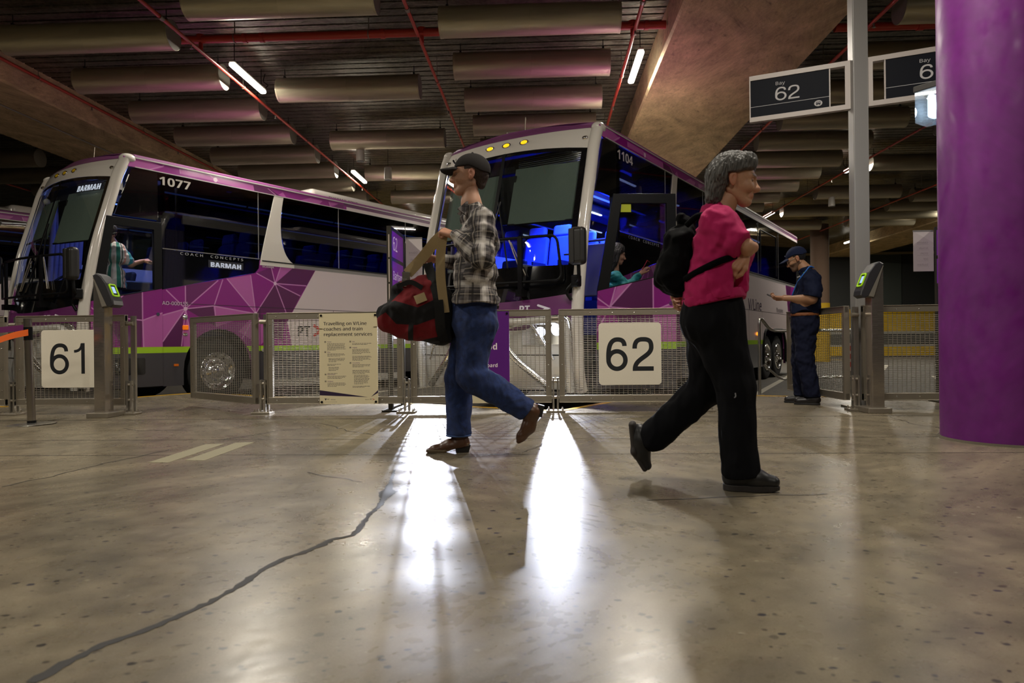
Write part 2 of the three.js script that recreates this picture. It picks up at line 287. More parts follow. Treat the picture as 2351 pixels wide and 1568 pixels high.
// ---------------------------------------------------------------- ceiling drums
{
  const zinc = noiseTex(512, (u, v) => { const k = 0.70 + 0.06 * fbm(u, v, 5, 100) + 0.03 * fbm(u, v, 26, 101); return [k * 1.02, k * 0.97, k * 0.83]; }, true);
  const dm = std({ map: rep(zinc, 1, 1.2), metalness: 0.6, roughness: 0.36, bumpMap: rep(roughNoise, 1, 0.6), bumpScale: 0.0025 });
  const endM = std({ color: 0x8c887c, metalness: 0.5, roughness: 0.5 });
  const shell = new THREE.LatheGeometry([[0.2, -1.2], [0.203, -1.2], [0.203, -1.17], [0.2, -1.165], [0.2, -0.004], [0.203, -0.002], [0.203, 0.002], [0.2, 0.004], [0.2, 1.165], [0.203, 1.17], [0.203, 1.2], [0.2, 1.2]].map((p) => new THREE.Vector2(...p)), 36).rotateZ(Math.PI / 2);
  const cap = (s) => new THREE.CylinderGeometry(0.198, 0.198, 0.012, 36).rotateZ(Math.PI / 2).translate(s * 1.192, 0, 0);
  const lug = (s) => [bx(0.03, 0.05, 0.05, s * 1.1, 0.21, 0), cyl(V(s * 1.1, 0.2, 0), V(s * 1.1, 0.4, 0), 0.007, 6)];
  const proto = thing('ceiling_drum', '', 'duct');
  part('shell', shell, dm, proto); part('end_cap', cap(1), endM, proto); part('end_cap', cap(-1), endM, proto); part('hanger', lug(1), M.darkGrey, proto); part('hanger', lug(-1), M.darkGrey, proto);
  const ord = ['nearest', 'second', 'third', 'fourth', 'fifth', 'sixth', 'seventh', 'eighth', 'ninth', 'tenth'];
  const rows = [
    ['row beside the left beam', -6.27, [-9.2, -10.7, -12.2, -13.7, -15.2, -16.6, -18.1, -19.6, -21.1]],
    ['middle row above the left coach', -3.23, [-8.37, -11.34, -14.22, -17.0, -19.9]],
    ['row over the windscreen of the right coach', -0.15, [-9.09, -10.55, -12.03, -13.47, -15.0, -16.5]],
    ['row just right of the broad beam', 5.85, [-9.1, -10.6, -12.1, -13.6, -15.07, -16.56, -17.8, -19.3, -20.8, -22.3]],
    ['row behind the hanging bay signs', 9.2, [-11.2, -14.2, -17.1, -20.45, -23.3, -26.2]],
    ['row at the far right', 12.3, [-15.1, -16.6, -18.1, -19.6, -21.1, -22.6, -24.1, -25.6]],
    ['row left of the left beam', -12.6, [-12.0, -13.5, -15.0, -16.5, -18.0, -19.5]],
  ];
  let first = true;
  for (const [rn, x, zs] of rows) zs.forEach((z, i) => {
    const l = `grey ceiling drum, ${ord[i]} in the ${rn}`;
    const o = first ? proto : copyOf(proto, l, 'ceiling_drum'); first = false; o.userData.label = l; o.position.set(x, 5.0, z);
  });
  const speakerM = plain(0xb4afa4, 0.5);
  for (const [x, z, l] of [[-3.85, -14.3, 'small pale cylinder speaker hanging beside the red pipe at mid distance'], [-3.65, -16.0, 'small dark cylinder speaker hanging behind the pale one'], [8.75, -14.9, 'small cylinder speaker hanging right of the bay sign post'], [8.45, -20.4, 'pale cylinder speaker beside the far right-hand batten']]) {
    const t = thing('hanging_speaker', l, 'speaker', [x, 4.72, z]);
    part('housing', new THREE.LatheGeometry([[0, 0.16], [0.06, 0.16], [0.085, 0.14], [0.09, -0.13], [0.085, -0.15], [0, -0.15]].map((p) => new THREE.Vector2(...p)), 20), speakerM, t);
    part('grille', new THREE.CylinderGeometry(0.08, 0.08, 0.01, 20).translate(0, -0.152, 0), M.darkGrey, t);
    part('hanger', cyl(V(0, 0.15, 0), V(0, 0.64, 0), 0.006, 6), M.darkGrey, t);
  }
}
// ---------------------------------------------------------------- red sprinkler pipes
{
  const red = std({ color: new THREE.Color(0.42, 0.035, 0.02), roughness: 0.36 });
  const run = (x, y, z0, z1, r, label, heads) => {
    const t = thing('sprinkler_pipe', label, 'pipe', [x, y, z0]);
    part('pipe', cyl(V(0, 0, 0), V(0, 0, z1 - z0), r, 14), red, t);
    for (let z = -1; z > z1 - z0; z -= 3.0) {
      part('hanger', [cyl(V(0, 0, z), V(0, 5.36 - y, z), 0.006, 6), new THREE.TorusGeometry(r + 0.006, 0.006, 6, 14).translate(0, 0, z)], M.fitting, t);
      if (heads) part('sprinkler_head', [cyl(V(0, -r, z - 1.35), V(0, -r - 0.04, z - 1.35), 0.013, 8), cyl(V(0, -r - 0.05, z - 1.35), V(0, -r - 0.056, z - 1.35), 0.022, 10)], M.fitting, t);
    }
    part('coupling', [cyl(V(0, 0, -1.55), V(0, 0, -1.63), r + 0.009, 14)], M.fitting, t);
    return t;
  };
  run(-4.9, 4.95, -7.0, -34, 0.026, 'thin red sprinkler pipe running away past the centre-left battens', true);
  run(-1.69, 4.95, -7.0, -34, 0.024, 'thin red sprinkler pipe between the two middle drum rows', true);
  run(1.28, 4.95, -7.0, -34, 0.026, 'thin red sprinkler pipe beside the broad beam', true);
  run(4.45, 4.95, -7.0, -34, 0.026, 'thin red sprinkler pipe just right of the broad beam', true);
  run(7.6, 4.9, -7.0, -34, 0.024, 'thin red sprinkler pipe passing the right-hand battens', true);
  run(10.8, 4.9, -7.0, -34, 0.022, 'thin dark red sprinkler pipe at the far right', true);
  run(-8.38, 5.2, -7.0, -34, 0.026, 'thin red pipe clipped along the side of the left beam', true);
  run(-13.9, 4.95, -7.0, -34, 0.024, 'thin dark red pipe at the far left beyond the beam', false);
  const m = thing('sprinkler_main', 'thick red sprinkler main crossing under the deck', 'pipe', [0, 5.12, -9.62]);
  part('pipe', cyl(V(-8.4, 0, 0), V(1.74, 0, 0), 0.057, 20), red, m);
  for (const x of [-4.0, -4.25, -2.25, 1.0, 1.47]) part('coupling', [cyl(V(x - 0.03, 0, 0), V(x + 0.03, 0, 0), 0.068, 20), bx(0.03, 0.03, 0.16, x, 0.01, 0)], red, m);
  for (const x of [-4.4, -2.45, 0.9]) part('hanger', [cyl(V(x, 0.05, 0), V(x, 0.24, 0), 0.008, 6), new THREE.TorusGeometry(0.062, 0.007, 6, 18).rotateY(Math.PI / 2).translate(x, 0, 0)], M.fitting, m);
  for (const x of [-4.9, -1.69, 1.28]) part('riser', [cyl(V(x, -0.15, 0), V(x, 0, 0), 0.03, 12), cyl(V(x, -0.03, 0), V(x, 0.06, 0), 0.062, 14)], red, m);
  const m2 = thing('sprinkler_main', 'dark red sprinkler main at the top right behind the sign post', 'pipe', [0, 5.0, -9.62]);
  part('pipe', cyl(V(4.05, 0, 0), V(14.1, 0, 0), 0.057, 20), red, m2);
  for (const x of [5.2, 6.4]) part('coupling', cyl(V(x - 0.04, 0, 0), V(x + 0.04, 0, 0), 0.07, 20), red, m2);
  // grey conduit on the soffit of the left beam
  single('conduit', 'thin grey conduit along the underside of the left beam', 'conduit', [cyl(V(-9.3, 4.885, -7), V(-9.3, 4.885, -34), 0.014, 10), ...[...Array(8)].map((_, i) => bx(0.07, 0.012, 0.03, -9.3, 4.893, -9 - i * 2.2))], std({ color: 0x9a968c, metalness: 0.4, roughness: 0.5 }));
}
let drawDigit, flatSign;
// ---------------------------------------------------------------- stainless fence with wire mesh
const FZ = -6.95;
{
  const wireH = (w) => { const out = []; for (let y = 0.175; y < 0.965; y += 0.0182) out.push(new THREE.CylinderGeometry(0.0025, 0.0025, w, 5, 1, true).rotateZ(Math.PI / 2).translate(w / 2, y, 0)); return out; };
  const wireV = (w) => { const out = []; for (let x = 0.07; x < w - 0.05; x += 0.0445) out.push(new THREE.CylinderGeometry(0.003, 0.003, 0.80, 5, 1, true).translate(x, 0.57, 0.004)); return out; };
  const rivet = (w) => {
    const out = [], r = (x, y) => out.push(new THREE.SphereGeometry(0.0065, 6, 4).scale(1, 1, 0.5).translate(x, y, 0.021));
    for (let x = 0.1; x < w - 0.05; x += 0.22) { r(x, 0.135); r(x, 1.0); }
    for (let y = 0.26; y < 0.95; y += 0.22) { r(0.032, y); r(w - 0.032, y); }
    return out;
  };
  function panel(name, label, category, x, z, w, ry = 0, flip = 1) {
    const t = thing(name, label, category, [x, 0, z], ry, null);
    const s = new THREE.Group();
    part('top_rail', [rbx(w, 0.062, 0.04, 0.004, w / 2, 1.005, 0), rbx(w, 0.008, 0.062, 0.003, w / 2, 1.038, -0.004)], M.steel, t);
    part('bottom_rail', [rbx(w, 0.066, 0.04, 0.004, w / 2, 0.135, 0), rbx(w, 0.008, 0.06, 0.003, w / 2, 0.100, 0)], M.steel, t);
    part('side_rail', [bx(0.056, 0.81, 0.036, 0.03, 0.57, 0), bx(0.006, 0.93, 0.06, 0.003, 0.57, 0)], M.steel, t);
    part('side_rail', [bx(0.056, 0.81, 0.036, w - 0.03, 0.57, 0), bx(0.006, 0.93, 0.06, w - 0.003, 0.57, 0)], M.steel, t);
    tag(part('wire_mesh', [...wireH(w - 0.08).map((g) => g.translate(0.04, 0, 0)), ...wireV(w)], M.wire, t), null, null, null, 'stuff');
    tag(part('rivet', rivet(w), M.steelBright, t), null, null, null, 'stuff');
    return t;
  }
  panel('mesh_fence', 'steel mesh barrier at the far left edge, left of the bay 61 panel', 'fence', -7.1, FZ, 1.42);
  panel('mesh_fence', 'steel mesh barrier behind the orange belt stanchion, with a number plate', 'fence', -5.55, FZ, 1.18);
  panel('mesh_fence', 'steel mesh barrier behind the cream travel poster', 'fence', -2.865, FZ, 1.415);
  panel('mesh_fence', 'steel mesh barrier behind the man in the checked shirt', 'fence', -1.365, FZ, 1.437);
  panel('mesh_fence', 'steel mesh barrier with a number plate, just left of the walking woman', 'fence', 0.148, FZ, 1.4);
  panel('mesh_fence', 'steel mesh barrier beside the purple column', 'fence', 3.163, FZ, 1.44);
  panel('mesh_gate', 'steel mesh gate swung open in front of the left coach wheel', 'gate', -4.14, -7.86, 1.46, -0.664);
  panel('mesh_gate', 'steel mesh gate swung open behind the staff man', 'gate', 3.03, -6.99, 1.42, 1.62);

  function post(x, label, tall) {
    const t = thing('fence_post', label, 'post', [x, 0, FZ]);
    part('base_plate', [rbx(0.19, 0.022, 0.14, 0.004, 0, 0.011, 0.03)], M.steel, t);
    part('upright', bx(0.018, 0.34, 0.045, -0.022, 0.18, 0.01), M.steelBright, t); part('upright', bx(0.018, 0.34, 0.045, 0.022, 0.18, 0.01), M.steelBright, t);
    part('hinge_pin', cyl(V(-0.036, 0.95, 0), V(0.036, 0.95, 0), 0.022, 12), M.steel, t); part('hinge_pin', cyl(V(-0.036, 0.31, 0.01), V(0.036, 0.31, 0.01), 0.014, 10), M.steel, t); part('hinge_pin', cyl(V(-0.036, 0.15, 0.01), V(0.036, 0.15, 0.01), 0.014, 10), M.steel, t);
    for (const [a, b] of [[-0.07, 0.07], [0.07, 0.07], [-0.07, -0.01], [0.07, -0.01]]) part('anchor_bolt', [cyl(V(a, 0.02, b), V(a, 0.034, b), 0.012, 6), cyl(V(a, 0.034, b), V(a, 0.05, b), 0.006, 6)], M.steel, t);
    if (tall) part('channel_post', [bx(0.05, 1.0, 0.03, tall * 0.02, 0.53, -0.03), ...[0.3, 0.55, 0.8].map((y) => cyl(V(tall * 0.02, y, -0.016), V(tall * 0.02, y, -0.013), 0.01, 8))], M.steelBright, t);
    return t;
  }
  post(-5.60, 'fence post with base plate left of the bay 61 panel', 1); post(-4.33, 'bright fence post right of the bay 61 panel', 1); post(-2.91, 'fence post between the open left gate and the poster panel', 1);
  post(-1.41, 'fence post between the poster panel and the next', 0); post(0.11, 'fence post below the dazzling headlamp', 0); post(1.59, 'fence post behind the walking woman', 0); post(3.09, 'fence post at the hinge of the right-hand gate', 1);

  // --- number plates, drawn as flat print
  const digit = (ctx, ch, x, y, h, lw) => {
    ctx.lineWidth = lw; ctx.lineCap = 'butt'; ctx.lineJoin = 'miter'; const q = lw / 2; ctx.beginPath();
    if (ch === '6') {
      const w = h * 0.63, rx = w / 2 - q, ry = h * 0.325 - q, cx = x + w / 2, cy = y + h - q - ry;
      ctx.ellipse(cx, cy, rx, ry, 0, 0, 7); ctx.stroke(); ctx.beginPath();
      ctx.moveTo(cx - rx, cy); ctx.bezierCurveTo(cx - rx - h * 0.02, y + h * 0.2, cx - rx * 0.6, y + q, cx + w * 0.03, y + q); ctx.bezierCurveTo(cx + rx * 0.6, y + q, cx + rx * 0.88, y + h * 0.12, cx + rx * 0.9, y + h * 0.26); ctx.stroke(); return w;
    }
    if (ch === '2') {
      const w = h * 0.62; ctx.moveTo(x + q, y + h * 0.34); ctx.bezierCurveTo(x + q, y + h * 0.1, x + w * 0.3, y + q, x + w * 0.5, y + q);
      ctx.bezierCurveTo(x + w * 0.8, y + q, x + w - q, y + h * 0.12, x + w - q, y + h * 0.3); ctx.bezierCurveTo(x + w - q, y + h * 0.58, x + q * 1.2, y + h * 0.62, x + q * 1.1, y + h - q); ctx.lineTo(x + w, y + h - q); ctx.stroke(); return w;
    }
    const w = h * 0.36; ctx.moveTo(x + w - q, y); ctx.lineTo(x + w - q, y + h); ctx.stroke(); ctx.lineWidth = lw * 0.75; ctx.beginPath();
    ctx.moveTo(x, y + h * 0.265); ctx.bezierCurveTo(x + w * 0.5, y + h * 0.265, x + w * 0.72, y + h * 0.16, x + w - q * 1.6, y + h * 0.01); ctx.stroke(); return w;
  };
  drawDigit = digit;
  const plate = (n, x, y, s, label) => {
    const t = thing('number_plate', label, 'sign', [x, y, FZ + 0.05]);
    const tex = canvasTex(512, 512, (c) => {
      c.fillStyle = '#ddd5c2'; c.fillRect(0, 0, 512, 512);
      for (let i = 0; i < 900; i++) { c.fillStyle = rnd() > 0.5 ? 'rgba(90,80,60,0.05)' : 'rgba(255,250,235,0.06)'; c.fillRect(rnd() * 512, rnd() * 512, rr(1, 14), rr(1, 3)); }
      c.strokeStyle = '#15181c';
      if (n === '62') { digit(c, '6', 60, 118, 280, 37); digit(c, '2', 276, 118, 280, 37); } else { digit(c, '6', 80, 118, 276, 34); digit(c, '1', 302, 118, 272, 32); }
    });
    tex.wrapS = tex.wrapT = THREE.ClampToEdgeWrapping;
    const g = ext(rrect(s, s, 0.035), 0.012, 0.0015).translate(0, 0, -0.012);
    const u = g.attributes.uv, p = g.attributes.position; for (let i = 0; i < u.count; i++) u.setXY(i, p.getX(i) / s + 0.5, p.getY(i) / s + 0.5);
    part('plate', g, std({ map: tex, roughness: 0.5 }), t);
    part('bracket', [bx(0.05, 0.02, 0.03, -0.2, 0.2, -0.028), bx(0.05, 0.02, 0.03, 0.2, 0.2, -0.028), bx(0.05, 0.02, 0.03, -0.2, -0.2, -0.028), bx(0.05, 0.02, 0.03, 0.2, -0.2, -0.028)], M.steel, t);
  };
  plate('61', -4.955, 0.588, 0.6, 'cream plate with black number 61 on the barrier behind the belt stanchion');
  plate('62', 0.859, 0.584, 0.62, 'cream plate with black number 62 on the barrier beside the walking woman');

  // --- posters strapped to the fence
  const flat = (w, h, tex, back = 0xbfb493) => { tex.wrapS = tex.wrapT = THREE.ClampToEdgeWrapping; return [new THREE.PlaneGeometry(w, h).translate(0, 0, 0.0045), std({ map: tex, roughness: 0.45 }), bx(w, h, 0.008), plain(back, 0.6)]; };
  flatSign = flat;
  const poster = (x, label, tex, w = 0.605, h = 0.93) => {
    const t = thing('poster_board', label, 'poster', [x, 0.562, FZ + 0.045]); const [g, m, b, bm] = flat(w, h, tex);
    part('board', b, bm, t); part('print', g, m, t);
    for (const sx of [-1, 1]) for (const sy of [-1, 1]) part('fixing', cyl(V(sx * (w / 2 - 0.022), sy * (h / 2 - 0.022), 0.004), V(sx * (w / 2 - 0.022), sy * (h / 2 - 0.022), 0.012), 0.012, 12), M.black, t);
    return t;
  };
  const tp = poster(-2.003, 'cream poster about travelling on coaches with two columns of text', canvasTex(1024, 1574, (c, W, H) => {
    c.fillStyle = '#d8cba6'; c.fillRect(0, 0, W, H); c.fillStyle = '#26232c'; c.font = 'bold 76px sans-serif';
    const fit = (s, x, y, w) => { const k = w / c.measureText(s).width; c.save(); c.translate(x, y); c.scale(k, 1); c.fillText(s, 0, 0); c.restore(); };
    c.font = '80px sans-serif'; fit('Travelling on V/Line', 76, 205, 760); fit('coaches and train', 76, 298, 690); fit('replacement services', 76, 392, 856);
    for (const k of [2, 4]) { fit('Travelling on V/Line', 76 + k, 205, 760); fit('coaches and train', 76 + k, 298, 690); fit('replacement services', 76 + k, 392, 856); }
    const block = (x, y, head, lines, w, ind = 0) => {
      if (head) { c.fillStyle = '#2c2533'; c.beginPath(); c.arc(x - 34, y - 6, 17, 0, 7); c.lineWidth = 4; c.strokeStyle = '#8d8166'; c.stroke(); c.fillRect(x - 44, y - 14, 20, 15); c.fillStyle = '#4d2560'; c.font = 'bold 22px sans-serif'; c.fillText(head, x, y + 2); }
      c.fillStyle = '#3c3740'; for (let i = 0; i < lines; i++) { const l = w * (i === lines - 1 ? rr(0.45, 0.8) : rr(0.88, 1)); let p = x + ind; const yy = y + 22 + i * 18.5; while (p < x + ind + l) { const q = rr(14, 50); c.fillRect(p, yy, Math.min(q, x + ind + l - p), 7); p += q + 7; } }
    };
    block(140, 500, 'Tickets', 7, 335); block(140, 676, 'Bikes', 3, 335); block(140, 756, '', 4, 300, 22); block(140, 856, '', 2, 270); block(140, 910, '', 4, 190, 22); block(140, 1016, '', 1, 290);
    block(140, 1064, 'Reservations', 3, 335); block(140, 1184, 'Feedback', 4, 330);
    block(580, 498, 'Pets', 2, 340); block(580, 602, 'Luggage', 5, 330); block(580, 720, '', 5, 335); block(580, 868, 'Accessibility', 3, 335); block(580, 966, '', 4, 310); block(580, 1052, '', 9, 270, 26); block(580, 1240, '', 2, 320);
    c.fillStyle = '#2b1a38'; c.beginPath(); c.moveTo(0, 1330); c.lineTo(850, 1456); c.lineTo(0, 1420); c.fill(); c.beginPath(); c.moveTo(W, 1334); c.lineTo(900, 1452); c.lineTo(W, 1382); c.fill();
    c.fillStyle = '#2c2533'; c.beginPath(); c.moveTo(84, 1476); c.lineTo(124, 1476); c.lineTo(104, 1512); c.fill(); c.font = 'bold 26px sans-serif'; c.fillText('VIC', 128, 1498); c.font = 'italic 30px sans-serif'; c.fillText('V/Line', 190, 1506); c.fillRect(84, 1534, 220, 3);
    c.font = 'bold 30px sans-serif'; c.fillText('PT', 880, 1506); c.strokeStyle = '#b02a1c'; c.lineWidth = 6; c.beginPath(); c.moveTo(924, 1482); c.lineTo(958, 1494); c.lineTo(924, 1508); c.stroke(); c.font = '22px sans-serif'; c.fillStyle = '#2c2533'; c.fillText('Dysons', 796, 1504);
  }));
  part('cable_tie', [cyl(V(-0.3, 0.31, 0.008), V(-0.265, 0.308, 0.008), 0.003, 6), cyl(V(0.3, 0.325, 0.008), V(0.262, 0.322, 0.008), 0.003, 6)], plain(0x6b5a34, 0.6), tp);
  poster(-0.655, 'purple poster with white words half hidden behind the man', canvasTex(1024, 1574, (c, W, H) => {
    c.fillStyle = '#560d74'; c.fillRect(0, 0, W, H); c.fillStyle = '#cdc2a0'; c.beginPath(); c.moveTo(0, 1384); c.lineTo(420, 1420); c.lineTo(W, 1500); c.lineTo(W, H); c.lineTo(0, H); c.fill();
    c.fillStyle = '#3a0850'; c.beginPath(); c.moveTo(0, 1350); c.lineTo(W, 1420); c.lineTo(W, 1500); c.lineTo(400, 1420); c.lineTo(0, 1390); c.fill();
    c.fillStyle = '#e4d8d8'; c.font = 'bold 148px sans-serif'; c.textAlign = 'right'; c.fillText('food', 824, 656); c.fillText('drinks', 636, 800); c.font = 'bold 86px sans-serif'; c.fillText('not on board', 824, 956);
  }));
}
// ---------------------------------------------------------------- card readers
function cardReader(x, z, s, label) {
  const t = thing('card_reader', label, 'card reader', [x, 0, z], s < 0 ? Math.PI : 0);   // the head faces local +x
  const pm = std({ color: new THREE.Color(0.52, 0.47, 0.42), metalness: 0.9, roughness: 0.3, roughnessMap: brushed });
  part('post', ext([[-0.055, 0.02], [0.05, 0.02], [0.05, 1.12], [-0.02, 1.3], [-0.055, 1.39]], 0.13, 0.004).translate(0, 0, -0.065), pm, t);
  part('base_plate', rbx(0.22, 0.05, 0.3, 0.006, 0.02, 0.025, 0), M.steel, t);
  part('head_back', ext([[-0.05, 1.405], [0.04, 1.115], [0.10, 1.125], [-0.03, 1.425]], 0.15, 0.006).translate(0, 0, -0.075), std({ color: 0x7d776c, metalness: 0.4, roughness: 0.45 }), t);
  const head = part('head', ext([[-0.045, 1.425], [0.095, 1.125], [0.125, 1.115], [0.152, 1.135], [0.145, 1.17], [0.075, 1.345], [0.02, 1.42], [-0.02, 1.44]], 0.15, 0.01).translate(0, 0, -0.075), plain(0x2b2a2c, 0.35), t);
  // slanted face: from (0.145,1.17) to (0.075,1.345)
  const q = new THREE.Group(); const nx = 0.175, ny = 0.07, L = Math.hypot(nx, ny);
  const place = (g, u, n) => { // u along the slope upward, n off the face
    g.rotateY(Math.PI / 2); g.rotateZ(Math.atan2(ny, nx)); return g.translate(0.11 + (-0.07 / 0.1885) * u + nx / L * n, 1.2575 + (0.175 / 0.1885) * u + ny / L * n, 0);
  };
  part('lime_ring', place(ext(rrect(0.105, 0.135, 0.018), 0.012, 0.002, [rrect(0.084, 0.112, 0.01)]), 0.02, 0.006), std({ color: 0xa6d80e, emissive: 0x5a8a00, emissiveIntensity: 0.25, roughness: 0.4 }), head);
  part('display', place(ext(rrect(0.084, 0.112, 0.008), 0.006), 0.02, 0.006), M.black, head);
  part('lit_screen', place(bx(0.046, 0.07, 0.002), 0.024, 0.0135), glowMat(0x9fbdf0, 0.9), head);
  return t;
}
cardReader(-4.47, -6.73, 1, 'grey card reader post with lime screen ring beside the 61 plate');
cardReader(3.2, -6.78, -1, 'grey card reader post with lime screen ring beside the purple column');
// ---------------------------------------------------------------- belt stanchion
{
  const t = thing('belt_stanchion', 'steel queue stanchion with an orange belt at the left edge', 'stanchion', [-4.745, 0, -6.1]); t.rotation.z = 0.03;
  part('base_disc', new THREE.LatheGeometry([[0, 0.014], [0.04, 0.014], [0.18, 0.008], [0.195, 0.004], [0.195, 0], [0, 0]].map((p) => new THREE.Vector2(...p)), 40), M.steelBright, t);
  part('pole', cyl(V(0, 0.03, 0), V(0, 0.98, 0), 0.034, 24), std({ color: 0x9c9488, metalness: 0.9, roughness: 0.22 }), t);
  part('collar', cyl(V(0, 0.01, 0), V(0, 0.035, 0), 0.037, 24), M.black, t);
  part('belt_head', cyl(V(0, 0.78, 0), V(0, 0.9, 0), 0.036, 24), M.black, t);
  const belt = (pts, h, tw) => { const pos = [], idx = []; const c = new THREE.CatmullRomCurve3(pts.map((p) => V(...p))); for (let i = 0; i <= 24; i++) { const p = c.getPoint(i / 24), a = tw * i / 24; for (const s of [-1, 1]) pos.push(p.x + s * h / 2 * Math.sin(a) * 0.3, p.y + s * h / 2 * Math.cos(a), p.z + s * h / 2 * Math.sin(a)); if (i) { const k = i * 2; idx.push(k - 2, k, k - 1, k - 1, k, k + 1); } } const g = new THREE.BufferGeometry(); g.setAttribute('position', new THREE.Float32BufferAttribute(pos, 3)); g.setIndex(idx); g.computeVertexNormals(); return g; };
  part('orange_belt', belt([[0.03, 0.85, 0.037], [-0.1, 0.83, 0.04], [-0.45, 0.74, 0.05], [-0.9, 0.7, 0.05], [-1.5, 0.8, 0.0]], 0.058, -0.35), std({ color: new THREE.Color(0.75, 0.12, 0.01), roughness: 0.6, bumpMap: rep(weave, 8, 8), bumpScale: 0.0006, side: THREE.DoubleSide }), t);
  part('purple_belt', belt([[-0.03, 0.9, -0.03], [-0.5, 0.88, -0.05], [-1.2, 0.88, -0.1], [-1.9, 0.9, -0.1]], 0.055, 0.1), std({ color: new THREE.Color(0.13, 0.01, 0.1), roughness: 0.6, side: THREE.DoubleSide }), t);
}
// ---------------------------------------------------------------- departure boards behind the fence
function departureBoard(x, z, ry, label, mirrored) {
  const t = thing('departure_board', label, 'sign', [x, 0, z], ry);           // faces local +x, runs along -z
  const fm = std({ color: 0x3c382f, metalness: 0.5, roughness: 0.45 }), D = 0.62;
  part('upright', [rbx(0.05, 1.95, 0.05, 0.004, 0, 0.975, 0)], fm, t); part('upright', [rbx(0.05, 1.95, 0.05, 0.004, 0, 0.975, -D)], fm, t);
  for (const [y0, y1] of [[1.62, 1.86], [1.36, 1.6], [1.1, 1.34]]) part('edge_strip', bx(0.012, y1 - y0, 0.004, 0, (y0 + y1) / 2, 0.026), plain(0xb5a79a, 0.5), t);
  for (const y of [1.93, 1.61, 1.3, 0.78]) part('cross_bar', rbx(0.05, 0.04, D, 0.004, 0, y, -D / 2), fm, t);
  part('foot', rbx(0.16, 0.015, 0.8, 0.004, 0, 0.008, -D / 2), fm, t);
  const P = (w, h, draw) => { const tx = canvasTex(w, h, draw); tx.wrapS = tx.wrapT = THREE.ClampToEdgeWrapping; return std({ map: tx, roughness: 0.4, emissiveMap: tx, emissive: 0xffffff, emissiveIntensity: 0.12 }); };
  const face = (y, h) => new THREE.PlaneGeometry(D - 0.05, h).rotateY(Math.PI / 2).translate(0.021, y, -D / 2);
  const pur = (s, f) => (c, W, H) => { c.fillStyle = '#701a96'; c.fillRect(0, 0, W, H); c.fillStyle = '#e6d6ec'; c.font = f + 'px sans-serif'; c.textAlign = 'left'; c.fillText(s, W * 0.08, H * 0.72); };
  part('panel_body', [bx(0.03, 0.28, D - 0.05, 0, 1.77, -D / 2), bx(0.03, 0.27, D - 0.05, 0, 1.455, -D / 2), bx(0.03, 0.46, D - 0.05, 0, 1.05, -D / 2)], M.black, t);
  part('bay_number', face(1.77, 0.28), P(512, 256, pur('62', 190)), t); part('destination', face(1.455, 0.27), P(512, 256, pur('Barham', 120)), t);
  part('stop_list', face(1.05, 0.46), P(512, 384, (c, W, H) => { c.fillStyle = '#15141c'; c.fillRect(0, 0, W, H); c.fillStyle = '#b9b4bd'; for (let i = 0; i < 6; i++) c.fillRect(24, 90 + i * 44, rr(200, 420), 14); }), t);
  return t;
}
departureBoard(-1.62, -7.13, 0, 'dark framed departure board with purple panels reading 62 Barham', false);
departureBoard(4.40, -7.84, Math.PI * 0.98, 'dark framed departure board half hidden behind the purple column', true);
{
  const sheet = (x, y, z, w, h, label) => {
    const tex = canvasTex(256, 512, (c, W, H) => {
      c.fillStyle = '#b9b0ab'; c.fillRect(0, 0, W, H); c.fillStyle = '#c4bcb6'; c.beginPath(); c.moveTo(0, 0); c.lineTo(W, 150); c.lineTo(W, 0); c.fill();
      c.save(); c.translate(W, 0); c.scale(-1, 1); c.fillStyle = 'rgba(120,110,108,0.75)'; c.font = '34px sans-serif'; ['Gisborne', 'Arrivals', 'STOPS', 'DEP', 'Southern'].forEach((s, i) => { c.fillText(s, 70, 160 + i * 70); c.fillRect(60, 170 + i * 70, 150, 2); }); c.restore();
    });
    const t = thing('paper_notice', label, 'notice', [x, y, z]); const [g, m, b, bm] = flatSign(w, h, tex, 0xb9b0ab); part('sheet', b.scale(1, 1, 0.3), bm, t); part('print', g.translate(0, 0, -0.002), m, t);
    part('holder', bx(w, 0.02, 0.014, 0, h / 2, -0.004), M.grey, t);
  };
  sheet(-1.485, 1.63, -7.79, 0.19, 0.58, 'white paper notice seen from behind, left of the right coach');
  sheet(4.24, 1.68, -7.83, 0.22, 0.45, 'white paper notice seen from behind near the purple column');
}
